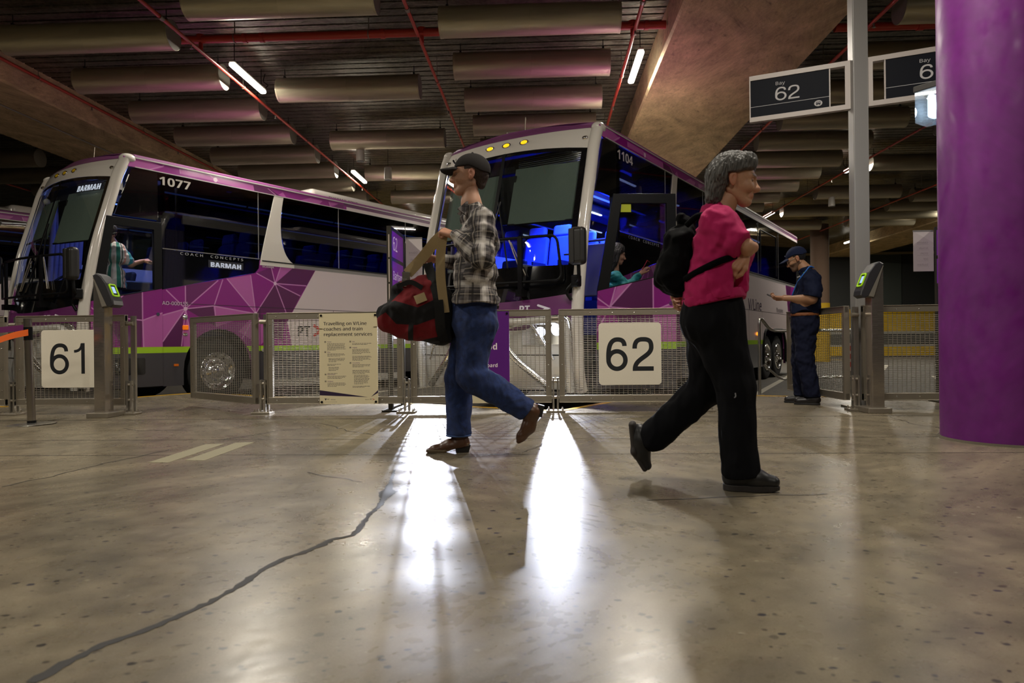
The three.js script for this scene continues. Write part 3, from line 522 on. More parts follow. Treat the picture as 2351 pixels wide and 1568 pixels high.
// ---------------------------------------------------------------- hanging bay signs on their post
{
  const px = 3.26, pz = -7.2;
  const post = thing('sign_post', 'tall square grey post that carries the bay signs', 'post', [px, 0, pz], -0.06);
  part('shaft', rbx(0.15, 5.34, 0.15, 0.012, 0, 2.67, 0), std({ color: 0x8a8784, metalness: 0.15, roughness: 0.42 }), post);
  part('base_plate', rbx(0.3, 0.02, 0.3, 0.004, 0, 0.01, 0), M.steel, post);
  const frameM = plain(0xb3a8a0, 0.45), ry = -0.385;
  const print = (side) => canvasTex(1024, 660, (c, W, H) => {
    c.fillStyle = '#070a14'; c.fillRect(0, 0, W, H); c.fillStyle = '#b9b5b4'; c.font = '80px sans-serif'; c.textAlign = 'left';
    c.fillText('Bay', side ? 330 : 380, 140); c.strokeStyle = '#b9b5b4'; const o = side ? 0 : 60; drawDigit(c, '6', 330 + o, 182, 238, 27); if (side) drawDigit(c, '2', 500, 182, 238, 27);
    c.fillRect(0, 470, W, 8); if (side) { c.beginPath(); c.arc(886, 566, 52, 0, 7); c.fill(); c.fillStyle = '#131623'; c.fillRect(858, 540, 56, 46); c.fillStyle = '#b9b5b4'; c.fillRect(864, 550, 20, 14); c.fillRect(888, 550, 20, 14); c.fillStyle = '#131623'; c.fillRect(862, 588, 12, 10); c.fillRect(898, 588, 12, 10); }
  });
  const sign = (a, b, pa, pb, label, tex, right) => {
    const t = thing('bay_sign', label, 'sign', [px, 3.335, pz], 0); t.rotation.y = ry; const y = 0.25;
    part('frame', [bx(b - a, 0.05, 0.06, (a + b) / 2, y - 0.025, 0), bx(b - a, 0.05, 0.06, (a + b) / 2, -y + 0.025, 0), bx(right ? 0.05 : 0.012, 0.4, 0.06, a + (right ? 0.025 : 0.006), 0, 0), bx(right ? 0.012 : 0.05, 0.4, 0.06, b - (right ? 0.006 : 0.025), 0, 0), bx(0.012, 0.4, 0.05, right ? pa - 0.006 : pb + 0.006, 0, 0)], frameM, t);
    part('panel', bx(pb - pa, 0.4, 0.036, (pa + pb) / 2, 0, 0), plain(0x0b0d15, 0.6), t);
    tex.wrapS = tex.wrapT = THREE.ClampToEdgeWrapping;
    part('print', new THREE.PlaneGeometry(pb - pa, 0.4).translate((pa + pb) / 2, 0, 0.0195), phy({ map: tex, roughness: 0.6, specularIntensity: 0.3 }), t);
  };
  sign(-1.06, -0.07, -1.048, -0.27, 'black hanging sign reading Bay 62 left of the grey post', print(1), false);
  sign(0.085, 1.05, 0.25, 1.035, 'black hanging bay sign right of the grey post, cut by the purple column', print(0), true);
}
// ---------------------------------------------------------------- lamp on the column
{
  const t = thing('wall_lamp', 'clear box lamp on the side of the purple column', 'light', [3.02, 2.5, -5.42], -0.95);
  part('cap', rbx(0.2, 0.05, 0.2, 0.008, 0, 0.14, 0), plain(0x2a2724, 0.5), t);
  part('glass_box', bx(0.18, 0.24, 0.18, 0, 0, 0), phy({ color: 0xdfeaf0, roughness: 0.02, transmission: 0.95, thickness: 0, ior: 1.45 }), t);
  part('lamp_tube', rbx(0.05, 0.18, 0.1, 0.02, 0, 0, 0), glowMat(0xd8ecff, 1.6), t);
  part('back_plate', bx(0.03, 0.26, 0.2, 0.1, 0, 0), plain(0x8b5a20, 0.5), t);
  const l = new THREE.PointLight(0xdcebff, 0.5); l.name = 'lamp_glow'; l.position.set(0, 0, 0); l.shadow.radius = 3; l.castShadow = true; t.add(l);
}
// ---------------------------------------------------------------- far right: cycle hoops and a red and white board
{
  const hoop = thing('guard_rail', 'bent tubular steel guard rail behind the open right gate', 'rail', [4.1, -0.2, -11.5]);
  part('tube', [bend([[-0.6, 0, 0.2], [-0.6, 1.3, 0.2], [-0.35, 1.05, 0], [1.4, 1.05, 0], [1.4, 0, 0]], 0.025, 0.12), bend([[-0.5, 0.5, 0.1], [-0.2, 0.25, 0], [1.4, 0.3, 0]], 0.02, 0.08)], M.steelBright, hoop);
  part('foot', [cyl(V(-0.6, 0, 0.2), V(-0.6, 0.012, 0.2), 0.07, 16), cyl(V(1.4, 0, 0), V(1.4, 0.012, 0), 0.07, 16)], M.steel, hoop);
  const t = thing('warning_board', 'red and white warning board seen past the right gate hinge', 'sign', [5.7, 0.38, -12.5]);
  const tex = canvasTex(256, 256, (c) => { c.fillStyle = '#c9b8a8'; c.fillRect(0, 0, 256, 256); c.fillStyle = '#b3281c'; for (let i = 0; i < 3; i++) { c.fillRect(24, 26 + i * 74, 208, 46); c.fillStyle = '#c9b8a8'; c.fillRect(60 + i * 20, 40 + i * 74, 110, 16); c.fillStyle = '#b3281c'; } });
  const [g, m, b, bm] = flatSign(0.62, 0.5, tex); part('board', b, bm, t); part('print', g, m, t); part('leg', [cyl(V(-0.2, -0.25, -0.02), V(-0.2, -0.58, -0.02), 0.02, 8), cyl(V(0.2, -0.25, -0.02), V(0.2, -0.58, -0.02), 0.02, 8)], M.steel, t);
}
// ---------------------------------------------------------------- coaches
// Local axes: +z is the front, +x the door side; heights h are above the concourse floor, which lies 0.2 m above the road.
const B = 0.2;
const LIV = { d: '#54004b', m: '#840078', l: '#ae559e', k: '#66005d', w: '#cdbfc0', line: '#c285b8' };
const S0 = -0.5, S1 = 12.3, HB = 0.05, HT = 2.15;                    // livery print covers s = -z from S0 to S1
function liveryTex(kind) {
  return canvasTex(2048, 344, (c, W, H) => {
    const X = (z) => (-z - S0) / (S1 - S0) * W, Y = (h) => (HT - h) / (HT - HB) * H;
    const poly = (p, f) => { c.fillStyle = f; c.beginPath(); p.forEach(([z, h]) => c.lineTo(X(z), Y(h))); c.fill(); };
    const line = (...p) => { c.strokeStyle = LIV.line; c.lineWidth = 3; c.beginPath(); p.forEach(([z, h]) => c.lineTo(X(z), Y(h))); c.stroke(); };
    c.fillStyle = LIV.w; c.fillRect(0, 0, W, H);
    const A = [-1.14, 1.27], Bs = [-2.76, 1.76], C = [-2.37, 1.23], D = [0.06, 1.13];
    poly([[0.5, 2.2], [-3.66, 2.2], [-3.63, 2.05], [-3.11, 1.27], [-3.0, 1.11], [-3.1, 0.69], [0.5, 0.69]], LIV.m);
    poly([Bs, [-3.43, 1.76], [-3.63, 2.05], [-3.13, 2.05]], LIV.d); poly([Bs, [-3.29, 1.57], [-3.0, 1.1], [-2.98, 1.27]], LIV.d); poly([Bs, [-2.88, 2.06], [-3.13, 2.05]], LIV.l); poly([Bs, [-3.43, 1.76], [-3.29, 1.57]], LIV.k);
    poly([Bs, [-2.39, 1.91], [-2.68, 2.03]], LIV.k); poly([Bs, C, [-2.98, 1.27]], LIV.d); poly([[-1.84, 1.78], [-2.28, 1.87], C], LIV.l); poly([[-1.6, 1.33], C, [-1.65, 1.0]], LIV.l);
    poly([A, [-1.14, 1.62], [-1.69, 1.74]], LIV.k); poly([A, [-1.6, 1.33], [-1.65, 1.0]], LIV.d); poly([A, [-0.78, 1.16], [-0.78, 0.77]], LIV.l); poly([[-0.78, 0.77], [-1.10, 1.2], [-1.07, 0.69], [-0.78, 0.69]], LIV.d);
    poly([[-1.16, 1.16], [-1.10, 0.87], [-1.1, 0.69], [-1.25, 0.69]], LIV.l); poly([C, [-2.04, 0.93], [-2.9, 0.8], [-2.98, 1.2]], LIV.d); poly([C, [-2.04, 0.93], [-2.45, 0.7], [-2.7, 0.9]], LIV.l);
    line(A, [-0.84, 1.54]); line(A, [-1.14, 1.62]); line(A, [-1.69, 1.74]); line(A, [-1.6, 1.33]); line(A, [-0.5, 1.08]); line(A, [-0.78, 0.77]); line([-1.77, 1.76], [-1.62, 1.35], [-1.65, 1.0]); line([-1.6, 1.33], C); line(A, [-1.25, 0.7]); line(A, [-1.07, 0.7]);
    line(C, Bs); line(C, [-2.28, 1.87]); line(C, [-1.84, 1.78]); line(C, [-2.04, 0.7]); line(Bs, [-2.39, 1.91]); line(Bs, [-2.68, 2.05]); line(Bs, [-2.88, 2.06]); line(Bs, [-3.43, 1.76]); line(Bs, [-3.29, 1.57]); line(Bs, [-2.98, 1.27]);
    for (const p of [A, Bs, C]) { c.fillStyle = '#d7b2cf'; c.beginPath(); c.arc(X(p[0]), Y(p[1]), 5, 0, 7); c.fill(); }
    // the door
    poly([[0.5, 1.6], [0.24, 1.33], D], LIV.d); poly([[0.5, 1.2], D, [0.5, 0.69]], LIV.l); poly([D, [-0.04, 1.4], [-0.24, 1.46]], LIV.l); poly([D, [-0.24, 1.46], [-0.48, 1.5], [-0.48, 1.08]], LIV.d); poly([[-0.48, 1.6], [-0.78, 1.6], [-0.78, 1.16], [-0.48, 1.08]], LIV.m); poly([[-0.48, 1.08], [-0.78, 1.2], [-0.78, 0.69], [-0.49, 0.69]], LIV.l); poly([D, [-0.48, 1.08], [-0.46, 0.7], [-0.2, 0.7]], LIV.d);
    line(D, [0.5, 1.45]); line(D, [-0.02, 1.4]); line(D, [-0.24, 1.46]); line([-0.48, 1.62], [-0.48, 1.08], [-0.49, 0.69]); line(D, [0.3, 0.7]); line(D, [-0.48, 1.08], [-0.78, 1.2]);
    // tail
    poly([[-10.55, 2.1], [-10.9, 1.2], [-10.7, 0.69], [-12.4, 0.69], [-12.4, 2.2]], LIV.m); poly([[-10.7, 0.69], [-10.9, 1.2], [-11.6, 0.69]], LIV.l); poly([[-10.9, 1.2], [-11.2, 2.1], [-10.6, 2.1]], LIV.d);
    line([-10.9, 1.2], [-11.7, 2.1]); line([-10.9, 1.2], [-11.7, 0.69]); line([-10.9, 1.2], [-12.2, 1.3]);
    c.fillStyle = '#9cc813'; c.fillRect(0, Y(0.695), W, Y(0.605) - Y(0.695));
    c.fillStyle = kind ? '#3d3b40' : '#3d3b40'; c.fillRect(0, Y(0.605), X(-3.1), H); c.fillStyle = kind ? '#75757a' : '#4a484c'; c.fillRect(X(-3.1), Y(0.605), W, H);
    c.fillStyle = '#8a8684'; c.fillRect(X(-2.5), Y(2.14), W, Y(2.05) - Y(2.14));
    c.strokeStyle = 'rgba(20,10,20,0.8)'; c.lineWidth = 1.5; c.beginPath(); c.moveTo(X(-0.78), Y(1.345)); c.lineTo(X(-12), Y(1.31)); c.stroke();
    for (const z of [-2.45, -4.05, -5.6, -7.1, -8.2]) { c.beginPath(); c.moveTo(X(z), Y(1.33)); c.lineTo(X(z), Y(0.1)); c.stroke(); }
  });
}
function bandTex() {                                                  // cant rail above the windows: s along, h 3.25 to 3.43
  return canvasTex(2048, 64, (c, W, H) => {
    const X = (z) => (-z) / 6.2 * W, Y = (h) => (3.44 - h) / 0.19 * H, poly = (p, f) => { c.fillStyle = f; c.beginPath(); p.forEach(([z, h]) => c.lineTo(X(z), Y(h))); c.fill(); };
    c.fillStyle = LIV.m; c.fillRect(0, 0, W, H);
    for (const [p, f] of [[[[0, 3.25], [-0.35, 3.44], [-0.83, 3.36], [-0.59, 3.25]], LIV.l], [[[-1.07, 3.38], [-1.08, 3.31], [-1.72, 3.31], [-1.58, 3.38]], LIV.l], [[[-1.72, 3.3], [-1.58, 3.37], [-2.35, 3.37], [-2.37, 3.27]], LIV.l], [[[-2.37, 3.27], [-2.35, 3.37], [-2.7, 3.36], [-2.9, 3.27]], LIV.d], [[[-2.94, 3.36], [-3.01, 3.28], [-2.85, 3.3]], LIV.l], [[[-3.3, 3.28], [-3.54, 3.36], [-3.82, 3.35], [-3.73, 3.27]], LIV.l], [[[-3.97, 3.36], [-4.01, 3.28], [-4.2, 3.36]], LIV.l], [[[-4.2, 3.36], [-4.05, 3.26], [-4.4, 3.26], [-4.4, 3.36]], LIV.k]]) poly(p, f);
    c.strokeStyle = LIV.line; c.lineWidth = 4; for (const [a, b] of [[[-0.59, 3.27], [-0.83, 3.38]], [[-1.08, 3.31], [-1.07, 3.38]], [[-1.58, 3.37], [-1.72, 3.31]], [[-2.63, 3.37], [-2.8, 3.28]], [[-4.0, 3.28], [-3.97, 3.36]]]) { c.beginPath(); c.moveTo(X(a[0]), Y(a[1])); c.lineTo(X(b[0]), Y(b[1])); c.stroke(); }
    c.fillStyle = '#d8b8d0'; c.beginPath(); c.arc(X(-1.66), Y(3.33), 12, 0, 7); c.fill();
    c.fillStyle = LIV.w; c.beginPath(); c.moveTo(X(-4.33), H); c.lineTo(X(-4.4), Y(3.335)); c.lineTo(W, Y(3.335)); c.lineTo(W, H); c.fill();
    c.fillStyle = '#5d1f56'; c.fillRect(X(-4.33), 0, W, Y(3.335)); c.fillStyle = LIV.m; c.fillRect(X(-4.33), Y(3.35), X(-4.4) - X(-4.33), 40);
  });
}
// windscreen surface: z of the front at half-width x and height h
const FK = [[0.05, 0.40], [0.35, 0.50], [0.9, 0.52], [1.25, 0.49], [2.1, 0.33], [3.15, 0.03], [3.3, -0.03], [3.4, -0.09], [3.5, -0.22]];
function FZc(x, h) {
  let z = FK[FK.length - 1][1];
  for (let i = 0; i < FK.length - 1; i++) if (h <= FK[i + 1][0]) { const t = Math.max(0, (h - FK[i][0]) / (FK[i + 1][0] - FK[i][0])); z = FK[i][1] + (FK[i + 1][1] - FK[i][1]) * t; break; }
  return z - 0.23 * Math.pow(Math.abs(x) / 1.25, 2.2) * Math.sign(1);
}
function frontPatch(x0, x1, hb, ht, off = 0, nx = 16, nh = 10) {      // hb and ht are heights or functions of x
  const pos = [], uv = [], idx = [], f = (q, x) => (typeof q === 'function' ? q(x) : q);
  for (let j = 0; j <= nh; j++) for (let i = 0; i <= nx; i++) {
    const x = x0 + (x1 - x0) * i / nx, h = f(hb, x) + (f(ht, x) - f(hb, x)) * j / nh; pos.push(x, h + B, FZc(x, h) + off); uv.push(i / nx, j / nh);
    if (i && j) { const k = j * (nx + 1) + i; idx.push(k - nx - 2, k - nx - 1, k, k - nx - 2, k, k - 1); }
  }
  const g = new THREE.BufferGeometry(); g.setAttribute('position', new THREE.Float32BufferAttribute(pos, 3)); g.setAttribute('uv', new THREE.Float32BufferAttribute(uv, 2)); g.setIndex(idx); g.computeVertexNormals(); return g;
}
// a plate in the side wall: outline in (s, h) with s = -z; x is the outer face
function sidePlate(pts, t, x, holes = [], bev = 0) { return ext(pts, t, bev, holes).translate(0, B, 0).rotateY(Math.PI / 2).translate(x - t, 0, 0); }
const textTex = (w, h, s, font, color, bg, fx = 0.5) => { const t = canvasTex(w, h, (c) => { c.clearRect(0, 0, w, h); if (bg) { c.fillStyle = bg; c.fillRect(0, 0, w, h); } c.fillStyle = color; c.font = font; c.textBaseline = 'middle'; c.textAlign = 'center'; const k = Math.min(1.6, w * 0.97 / c.measureText(s).width); c.save(); c.translate(w / 2, h / 2); c.scale(k, 1); c.fillText(s, 0, 0); c.restore(); }); t.wrapS = t.wrapT = THREE.ClampToEdgeWrapping; return t; };
const decalMat = (tex, extra = {}) => std({ map: tex, alphaMap: null, transparent: true, alphaTest: 0.4, roughness: 0.45, ...extra });
const sideDecal = (z, h, w, hh, x = 1.2535, tilt = 0) => new THREE.PlaneGeometry(w, hh).rotateZ(tilt).rotateY(Math.PI / 2).translate(x, h + B, z);
const ledTex = (s) => canvasTex(512, 128, (c) => {
  c.fillStyle = '#05060a'; c.fillRect(0, 0, 512, 128); const k = document.createElement('canvas'); k.width = 64; k.height = 16; const q = k.getContext('2d'); q.fillStyle = '#000'; q.fillRect(0, 0, 64, 16); q.fillStyle = '#fff'; q.font = 'bold 15px sans-serif'; q.textAlign = 'center'; q.textBaseline = 'middle'; q.save(); q.translate(32, 8.5); q.scale(58 / Math.max(30, q.measureText(s).width), 1); q.fillText(s, 0, 0); q.restore();
  const d = q.getImageData(0, 0, 64, 16).data; for (let y = 0; y < 16; y++) for (let x = 0; x < 64; x++) if (d[(y * 64 + x) * 4] > 110) { c.fillStyle = '#eaf0ff'; c.fillRect(x * 8 + 1, y * 8 + 2, 7, 5); }
});

const cm = (() => {
  const dirt = noiseTex(512, (u, v) => 0.24 + 0.14 * fbm(u, v, 8, 120));
  const coat = { clearcoat: 0.4, clearcoatRoughness: 0.12, roughness: 0.45 };
  return {
    side: [0, 1].map((k) => { const t = liveryTex(k); t.wrapS = t.wrapT = THREE.ClampToEdgeWrapping; t.repeat.set(1 / (S1 - S0), 1 / (HT - HB)); t.offset.set(-S0 / (S1 - S0), -HB / (HT - HB)); return phy({ map: t, ...coat }); }),
    band: (() => { const t = bandTex(); t.wrapS = t.wrapT = THREE.ClampToEdgeWrapping; t.repeat.set(1 / 6.2, 1 / 0.19); t.offset.set(0, -3.25 / 0.19); return phy({ map: t, ...coat }); })(),
    white: phy({ color: new THREE.Color(0.66, 0.62, 0.56), ...coat, roughnessMap: dirt }),
    purple: phy({ color: new THREE.Color(0.115, 0.012, 0.10), ...coat }),
    roofPurple: phy({ color: new THREE.Color(0.20, 0.055, 0.17), ...coat }),
    silver: phy({ color: new THREE.Color(0.55, 0.54, 0.50), metalness: 0.25, ...coat }),
    skirt: phy({ color: new THREE.Color(0.05, 0.05, 0.055), ...coat }),
    blackGloss: phy({ color: new THREE.Color(0.004, 0.004, 0.005), roughness: 0.08, clearcoat: 1, clearcoatRoughness: 0.03 }),
    glassDark: phy({ color: new THREE.Color(0.15, 0.15, 0.18), roughness: 0.02, transmission: 1, thickness: 0, ior: 1.5 }),
    glassClear: phy({ color: new THREE.Color(0.80, 0.84, 0.82), roughness: 0.015, transmission: 1, thickness: 0, ior: 1.5 }),
    glassDoor: phy({ color: new THREE.Color(0.86, 0.87, 0.90), roughness: 0.02, transmission: 1, thickness: 0, ior: 1.45 }),
    interior: plain(0x3a3a3e, 0.7), interiorDark: plain(0x17171a, 0.8), panelBlue: plain(0x23356b, 0.7), dash: plain(0x18181a, 0.6), dashGrey: plain(0x55594f, 0.6),
    seat: std({ color: 0x6a7ae0, roughness: 0.9, bumpMap: rep(weave, 6, 6), bumpScale: 0.001 }), seatHead: std({ color: 0x8a98e6, roughness: 0.85 }), seatBase: plain(0x1c1d22, 0.6),
    curtain: plain(0x6f6a8c, 0.9),
    blind: std({ color: 0x5b675f, roughness: 0.9, bumpMap: rep(weave, 10, 10), bumpScale: 0.0005 }),
    yellow: plain(0xb0861a, 0.4), grab: plain(0x8f6d14, 0.4), orange: std({ color: 0xd06a08, roughness: 0.3 }),
  };
})();
const wheelGeo = (() => {
  const T = (p) => new THREE.LatheGeometry(p.map((q) => new THREE.Vector2(...q)), 48).rotateZ(-Math.PI / 2);   // axis along +x
  return {
    tyre: MG([T([[0.29, -0.13], [0.46, -0.14], [0.495, -0.12], [0.5, -0.1], [0.5, 0.1], [0.495, 0.12], [0.46, 0.14], [0.36, 0.15], [0.29, 0.13]]), ...[...Array(36)].map((_, i) => bx(0.2, 0.012, 0.02, 0, 0.498, 0).rotateX(i / 36 * 6.283))]),
    rim: MG([T([[0.305, 0.14], [0.3, 0.155], [0.285, 0.155], [0.275, 0.10], [0.20, 0.06], [0.135, 0.10], [0.13, 0.13], [0.10, 0.135], [0.0, 0.135]]), T([[0.3, 0.14], [0.3, -0.13]]), ...[...Array(10)].map((_, i) => new THREE.TorusGeometry(0.022, 0.007, 6, 14).rotateY(Math.PI / 2).translate(0.085, Math.cos(i * 0.628) * 0.235, Math.sin(i * 0.628) * 0.235))]),
    hole: MG([...Array(10)].map((_, i) => new THREE.CylinderGeometry(0.021, 0.021, 0.01, 12).rotateZ(Math.PI / 2).translate(0.083, Math.cos(i * 0.628) * 0.235, Math.sin(i * 0.628) * 0.235))),
    hub: MG([T([[0.085, 0.12], [0.082, 0.17], [0.06, 0.185], [0, 0.19]]), ...[...Array(10)].map((_, i) => cyl(V(0.09, Math.cos(i * 0.628 + 0.3) * 0.155, Math.sin(i * 0.628 + 0.3) * 0.155), V(0.13, Math.cos(i * 0.628 + 0.3) * 0.155, Math.sin(i * 0.628 + 0.3) * 0.155), 0.014, 6))]),
  };
})();
const seatGeo = {
  cushion: rbx(0.44, 0.12, 0.46, 0.05, 0, 0.44, 0), back: (() => { const g = rbx(0.44, 0.62, 0.1, 0.045, 0, 0.33, 0); g.rotateX(-0.2); return g.translate(0, 0.48, -0.22); })(),
  head: (() => { const g = rbx(0.34, 0.2, 0.11, 0.05, 0, 0.72, 0.01); g.rotateX(-0.2); return g.translate(0, 0.48, -0.22); })(),
  base: MG([bx(0.36, 0.36, 0.3, 0, 0.2, 0), bx(0.03, 0.1, 0.4, 0.22, 0.6, 0)]),
};

function coach(opt) {
  const t = thing('coach', opt.label, 'coach', [opt.x, -B, opt.z], THREE.MathUtils.degToRad(-31));
  const P = (n, g, m, par = t) => part(n, g, m, par), lit = opt.lit;
  // --- door side wall with wheel arches and doorway, cant rail, far side, roof, tail
  const arch = (c, r) => { const p = new THREE.Path(); p.moveTo(c - r, 0.0); p.lineTo(c - r, 0.33); p.absarc(c, 0.33, r, Math.PI, 0, true); p.lineTo(c + r, 0.0); p.closePath(); return p; };
  const lower = []; lower.push([0.78, 0.11]);
  for (let i = 0; i <= 14; i++) { const a = Math.PI - Math.PI * i / 14; lower.push([1.7 + 0.6 * Math.cos(a), 0.33 + 0.64 * Math.sin(a)]); }
  lower.splice(1, 0, [1.1, 0.11]); lower.push([2.3, 0.11], [8.22, 0.11]);
  lower.push([8.24, 0.6], [8.32, 0.84], [8.45, 0.92], [10.2, 0.92], [10.36, 0.84], [10.44, 0.6], [10.46, 0.11], [12.0, 0.2], [12.1, 0.5], [12.1, 2.13], [2.46, 2.13], [2.44, 1.99], [2.37, 1.91], [0.78, 1.54]);
  P('door_side_panel', sidePlate(lower, 0.05, 1.25), cm.side[opt.kind]);
  P('side_fore_post', sidePlate([[0.78, 0.11], [0.84, 0.11], [0.84, 3.3], [0.78, 3.3]], 0.12, 1.235), cm.blackGloss);
  P('cant_rail', sidePlate([[0.3, 3.27], [12.0, 3.27], [12.05, 3.4], [0.24, 3.4]], 0.04, 1.25), cm.band);
  P('far_side_panel', [bx(0.05, 1.95, 11.4, -1.225, 1.1 + B, -6.3), bx(0.05, 0.2, 11.4, -1.225, 3.33 + B, -6.3)], cm.white);
  P('far_side_glass', bx(0.02, 1.2, 11.3, -1.235, 2.68 + B, -6.3), cm.glassDark);
  const rs = []; for (let i = 0; i <= 24; i++) { const a = i / 24 * Math.PI, x = 1.25 * Math.cos(a), e = Math.pow(Math.sin(a), 0.42); rs.push([x, 3.39 + 0.13 * e]); }
  const roofOut = rs.concat(rs.slice().reverse().map(([x, y]) => [x * 0.97, y - 0.04]));
  const roofG = ext(roofOut, 11.75).translate(0, B, -12.02);
  const rp = roofG.attributes.position; for (let i = 0; i < rp.count; i++) if (rp.getZ(i) > -1) rp.setZ(i, -0.24 - 0.17 * Math.pow(Math.abs(rp.getX(i)) / 1.25, 2.2)); roofG.computeVertexNormals();
  P('roof', roofG, cm.roofPurple);
  P('roof_edge_trim', [bx(0.012, 0.016, 11.6, 1.252, 3.405 + B, -6.2), bx(0.012, 0.012, 11.6, 1.252, 3.272 + B, -6.2)], opt.kind ? cm.silver : cm.silver);
  const pod = P('roof_air_unit', [rbx(1.7, 0.24, 6.6, 0.1, 0, 3.56 + B, -7.2), new THREE.SphereGeometry(1, 24, 12, 0, 6.283, 0, 1.57).scale(0.84, 0.19, 0.8).translate(0, 3.5 + B, -3.9)], cm.white);
  P('pod_lettering', new THREE.PlaneGeometry(0.9, 0.06).rotateY(Math.PI / 2).translate(0.853, 3.56 + B, -4.7), decalMat(textTex(256, 24, 'THERMO KING', 'bold 20px sans-serif', '#333')), pod);
  P('tail', [bx(2.4, 3.2, 0.1, 0, 1.75 + B, -12.05)], cm.purple);
  P('underbody', [bx(2.2, 0.5, 1.0, 0, 0.45 + B, -0.55), bx(1.9, 0.6, 1.5, 0, 0.5 + B, -1.7), bx(2.3, 0.6, 5.6, 0, 0.42 + B, -5.3), bx(1.6, 0.6, 2.4, 0, 0.5 + B, -9.3), bx(2.3, 0.6, 1.4, 0, 0.5 + B, -11.2)], M.blackMatt);
  P('wheel_arch', [bx(0.012, 0.6, 1.15, 0.96, 0.55 + B, -1.7), new THREE.CylinderGeometry(0.62, 0.62, 0.26, 28, 1, true, 0, Math.PI).rotateZ(Math.PI / 2).rotateX(0).translate(1.1, 0.33 + B, -1.7)], M.blackMatt);
  P('arch_trim', [bend([[1.26, 0.15 + B, -8.22], [1.26, 0.62 + B, -8.24], [1.26, 0.93 + B, -8.42], [1.26, 0.93 + B, -10.22], [1.26, 0.62 + B, -10.44], [1.26, 0.15 + B, -10.46]], 0.03, 0.14)], M.rubber);
  for (const [x, z] of [[1.06, -1.7], [-1.06, -1.7], [1.06, -8.8], [1.06, -9.87], [-1.06, -8.8], [-1.06, -9.87]]) {
    const w = new THREE.Group(); w.name = 'wheel'; w.position.set(x, 0.3 + B, z); if (x < 0) w.rotation.y = Math.PI; t.add(w);
    P('tyre', wheelGeo.tyre, M.rubber, w); P('rim', wheelGeo.rim, M.chrome, w); P('hub', wheelGeo.hub, M.chrome, w); P('rim_hole', wheelGeo.hole, M.blackMatt, w);
  }
  // --- side glazing, each pane by itself
  const pane = (pts, m = cm.glassDark, x = 1.243) => P('window_pane', sidePlate(pts, 0.012, x), m);
  pane([[0.84, 2.15], [2.43, 2.15], [2.43, 3.265], [0.735, 3.265], [0.735, 2.6], [0.84, 2.6]]);
  pane([[2.45, 2.13], [2.5, 2.12], [2.78, 3.265], [2.45, 3.265]]);
  pane([[3.12, 2.12], [4.19, 2.12], [4.19, 3.265], [2.96, 3.265], [2.9, 2.7], [2.98, 2.3]]); pane([[4.21, 2.12], [6.04, 2.12], [6.04, 3.265], [4.21, 3.265]]); pane([[6.06, 2.12], [7.9, 2.12], [7.9, 3.265], [6.06, 3.265]]); pane([[7.92, 2.12], [9.8, 2.12], [9.8, 3.265], [7.92, 3.265]]); pane([[9.82, 2.12], [11.9, 2.12], [11.9, 3.265], [9.82, 3.265]]);
  P('window_divider', [2.44, 4.2, 6.05, 7.91, 9.81].map((s) => bx(0.008, 1.14, 0.012, 1.246, 2.695 + B, -s)), M.grey);
  P('emergency_window_frame', bend([[1.25, 2.2 + B, -8.1], [1.25, 3.12 + B, -8.1], [1.25, 3.12 + B, -9.6], [1.25, 2.2 + B, -9.6]], 0.012, 0.06), M.darkGrey);
  P('window_sill_trim', bx(0.012, 0.022, 9.4, 1.252, 2.125 + B, -7.2), M.rubber);
  const sw = new THREE.Shape(); sw.moveTo(2.46, 2.05); sw.bezierCurveTo(2.55, 2.5, 2.68, 2.9, 2.76, 3.27); sw.lineTo(2.95, 3.27); sw.bezierCurveTo(2.84, 2.8, 2.84, 2.25, 3.16, 2.12); sw.lineTo(3.16, 2.05); sw.closePath();
  P('white_swoosh', new THREE.ExtrudeGeometry(sw, { depth: 0.02, bevelEnabled: false, curveSegments: 14 }).translate(0, B, 0).rotateY(Math.PI / 2).translate(1.236, 0, 0), cm.white);
  P('destination_panel', sidePlate([[0.79, 1.545], [2.36, 1.915], [2.43, 1.99], [2.45, 2.14], [0.79, 2.14]], 0.02, 1.252), cm.blackGloss);
  P('belt_trim', bx(0.01, 0.014, 1.66, 1.253, 2.15 + B, -1.62), M.grey);
  P('fore_quarter_panel', sidePlate([[0.12, 2.56], [0.735, 2.56], [0.735, 3.27], [0.42, 3.27], [0.36, 3.25]], 0.03, 1.24), cm.blackGloss);
  P('lettering', sideDecal(-1.6, 2.105, 1.35, 0.06, 1.2545), decalMat(textTex(512, 24, 'C O A C H     C O N C E P T S', '21px sans-serif', '#b9b9bb')));
  P('fleet_number', sideDecal(-1.0, 3.15, 0.52, 0.17, 1.2455), decalMat(textTex(256, 84, opt.number, 'bold 84px sans-serif', '#bdb7ae')));
  if (!lit) P('led_destination', sideDecal(-1.83, 1.99, 0.62, 0.12, 1.2545, 0.0), (() => { const tx = ledTex('BARMAH'); return std({ color: 0x050508, emissive: 0xffffff, emissiveMap: tx, emissiveIntensity: 0.75, roughness: 0.4 }); })());
  P('maker_plate', sideDecal(-2.62, 2.03, 0.24, 0.045, 1.2545), decalMat(textTex(128, 24, 'SCANIA', 'bold 22px sans-serif', '#c9b9c4')));
  P('registration_lettering', sideDecal(-0.98, 1.345, 0.42, 0.085, 1.2545), decalMat(textTex(256, 48, 'AO-000155', '44px sans-serif', '#d2c2d0')));
  P('pt_logo', sideDecal(-3.50, 0.95, 0.62, 0.3, 1.2545), decalMat(canvasTex(256, 124, (c) => { c.fillStyle = '#231f24'; c.font = 'bold 110px sans-serif'; c.fillText('PT', 4, 104); c.strokeStyle = '#b8261a'; c.lineWidth = 22; c.beginPath(); c.moveTo(160, 20); c.lineTo(232, 58); c.lineTo(160, 100); c.stroke(); })));
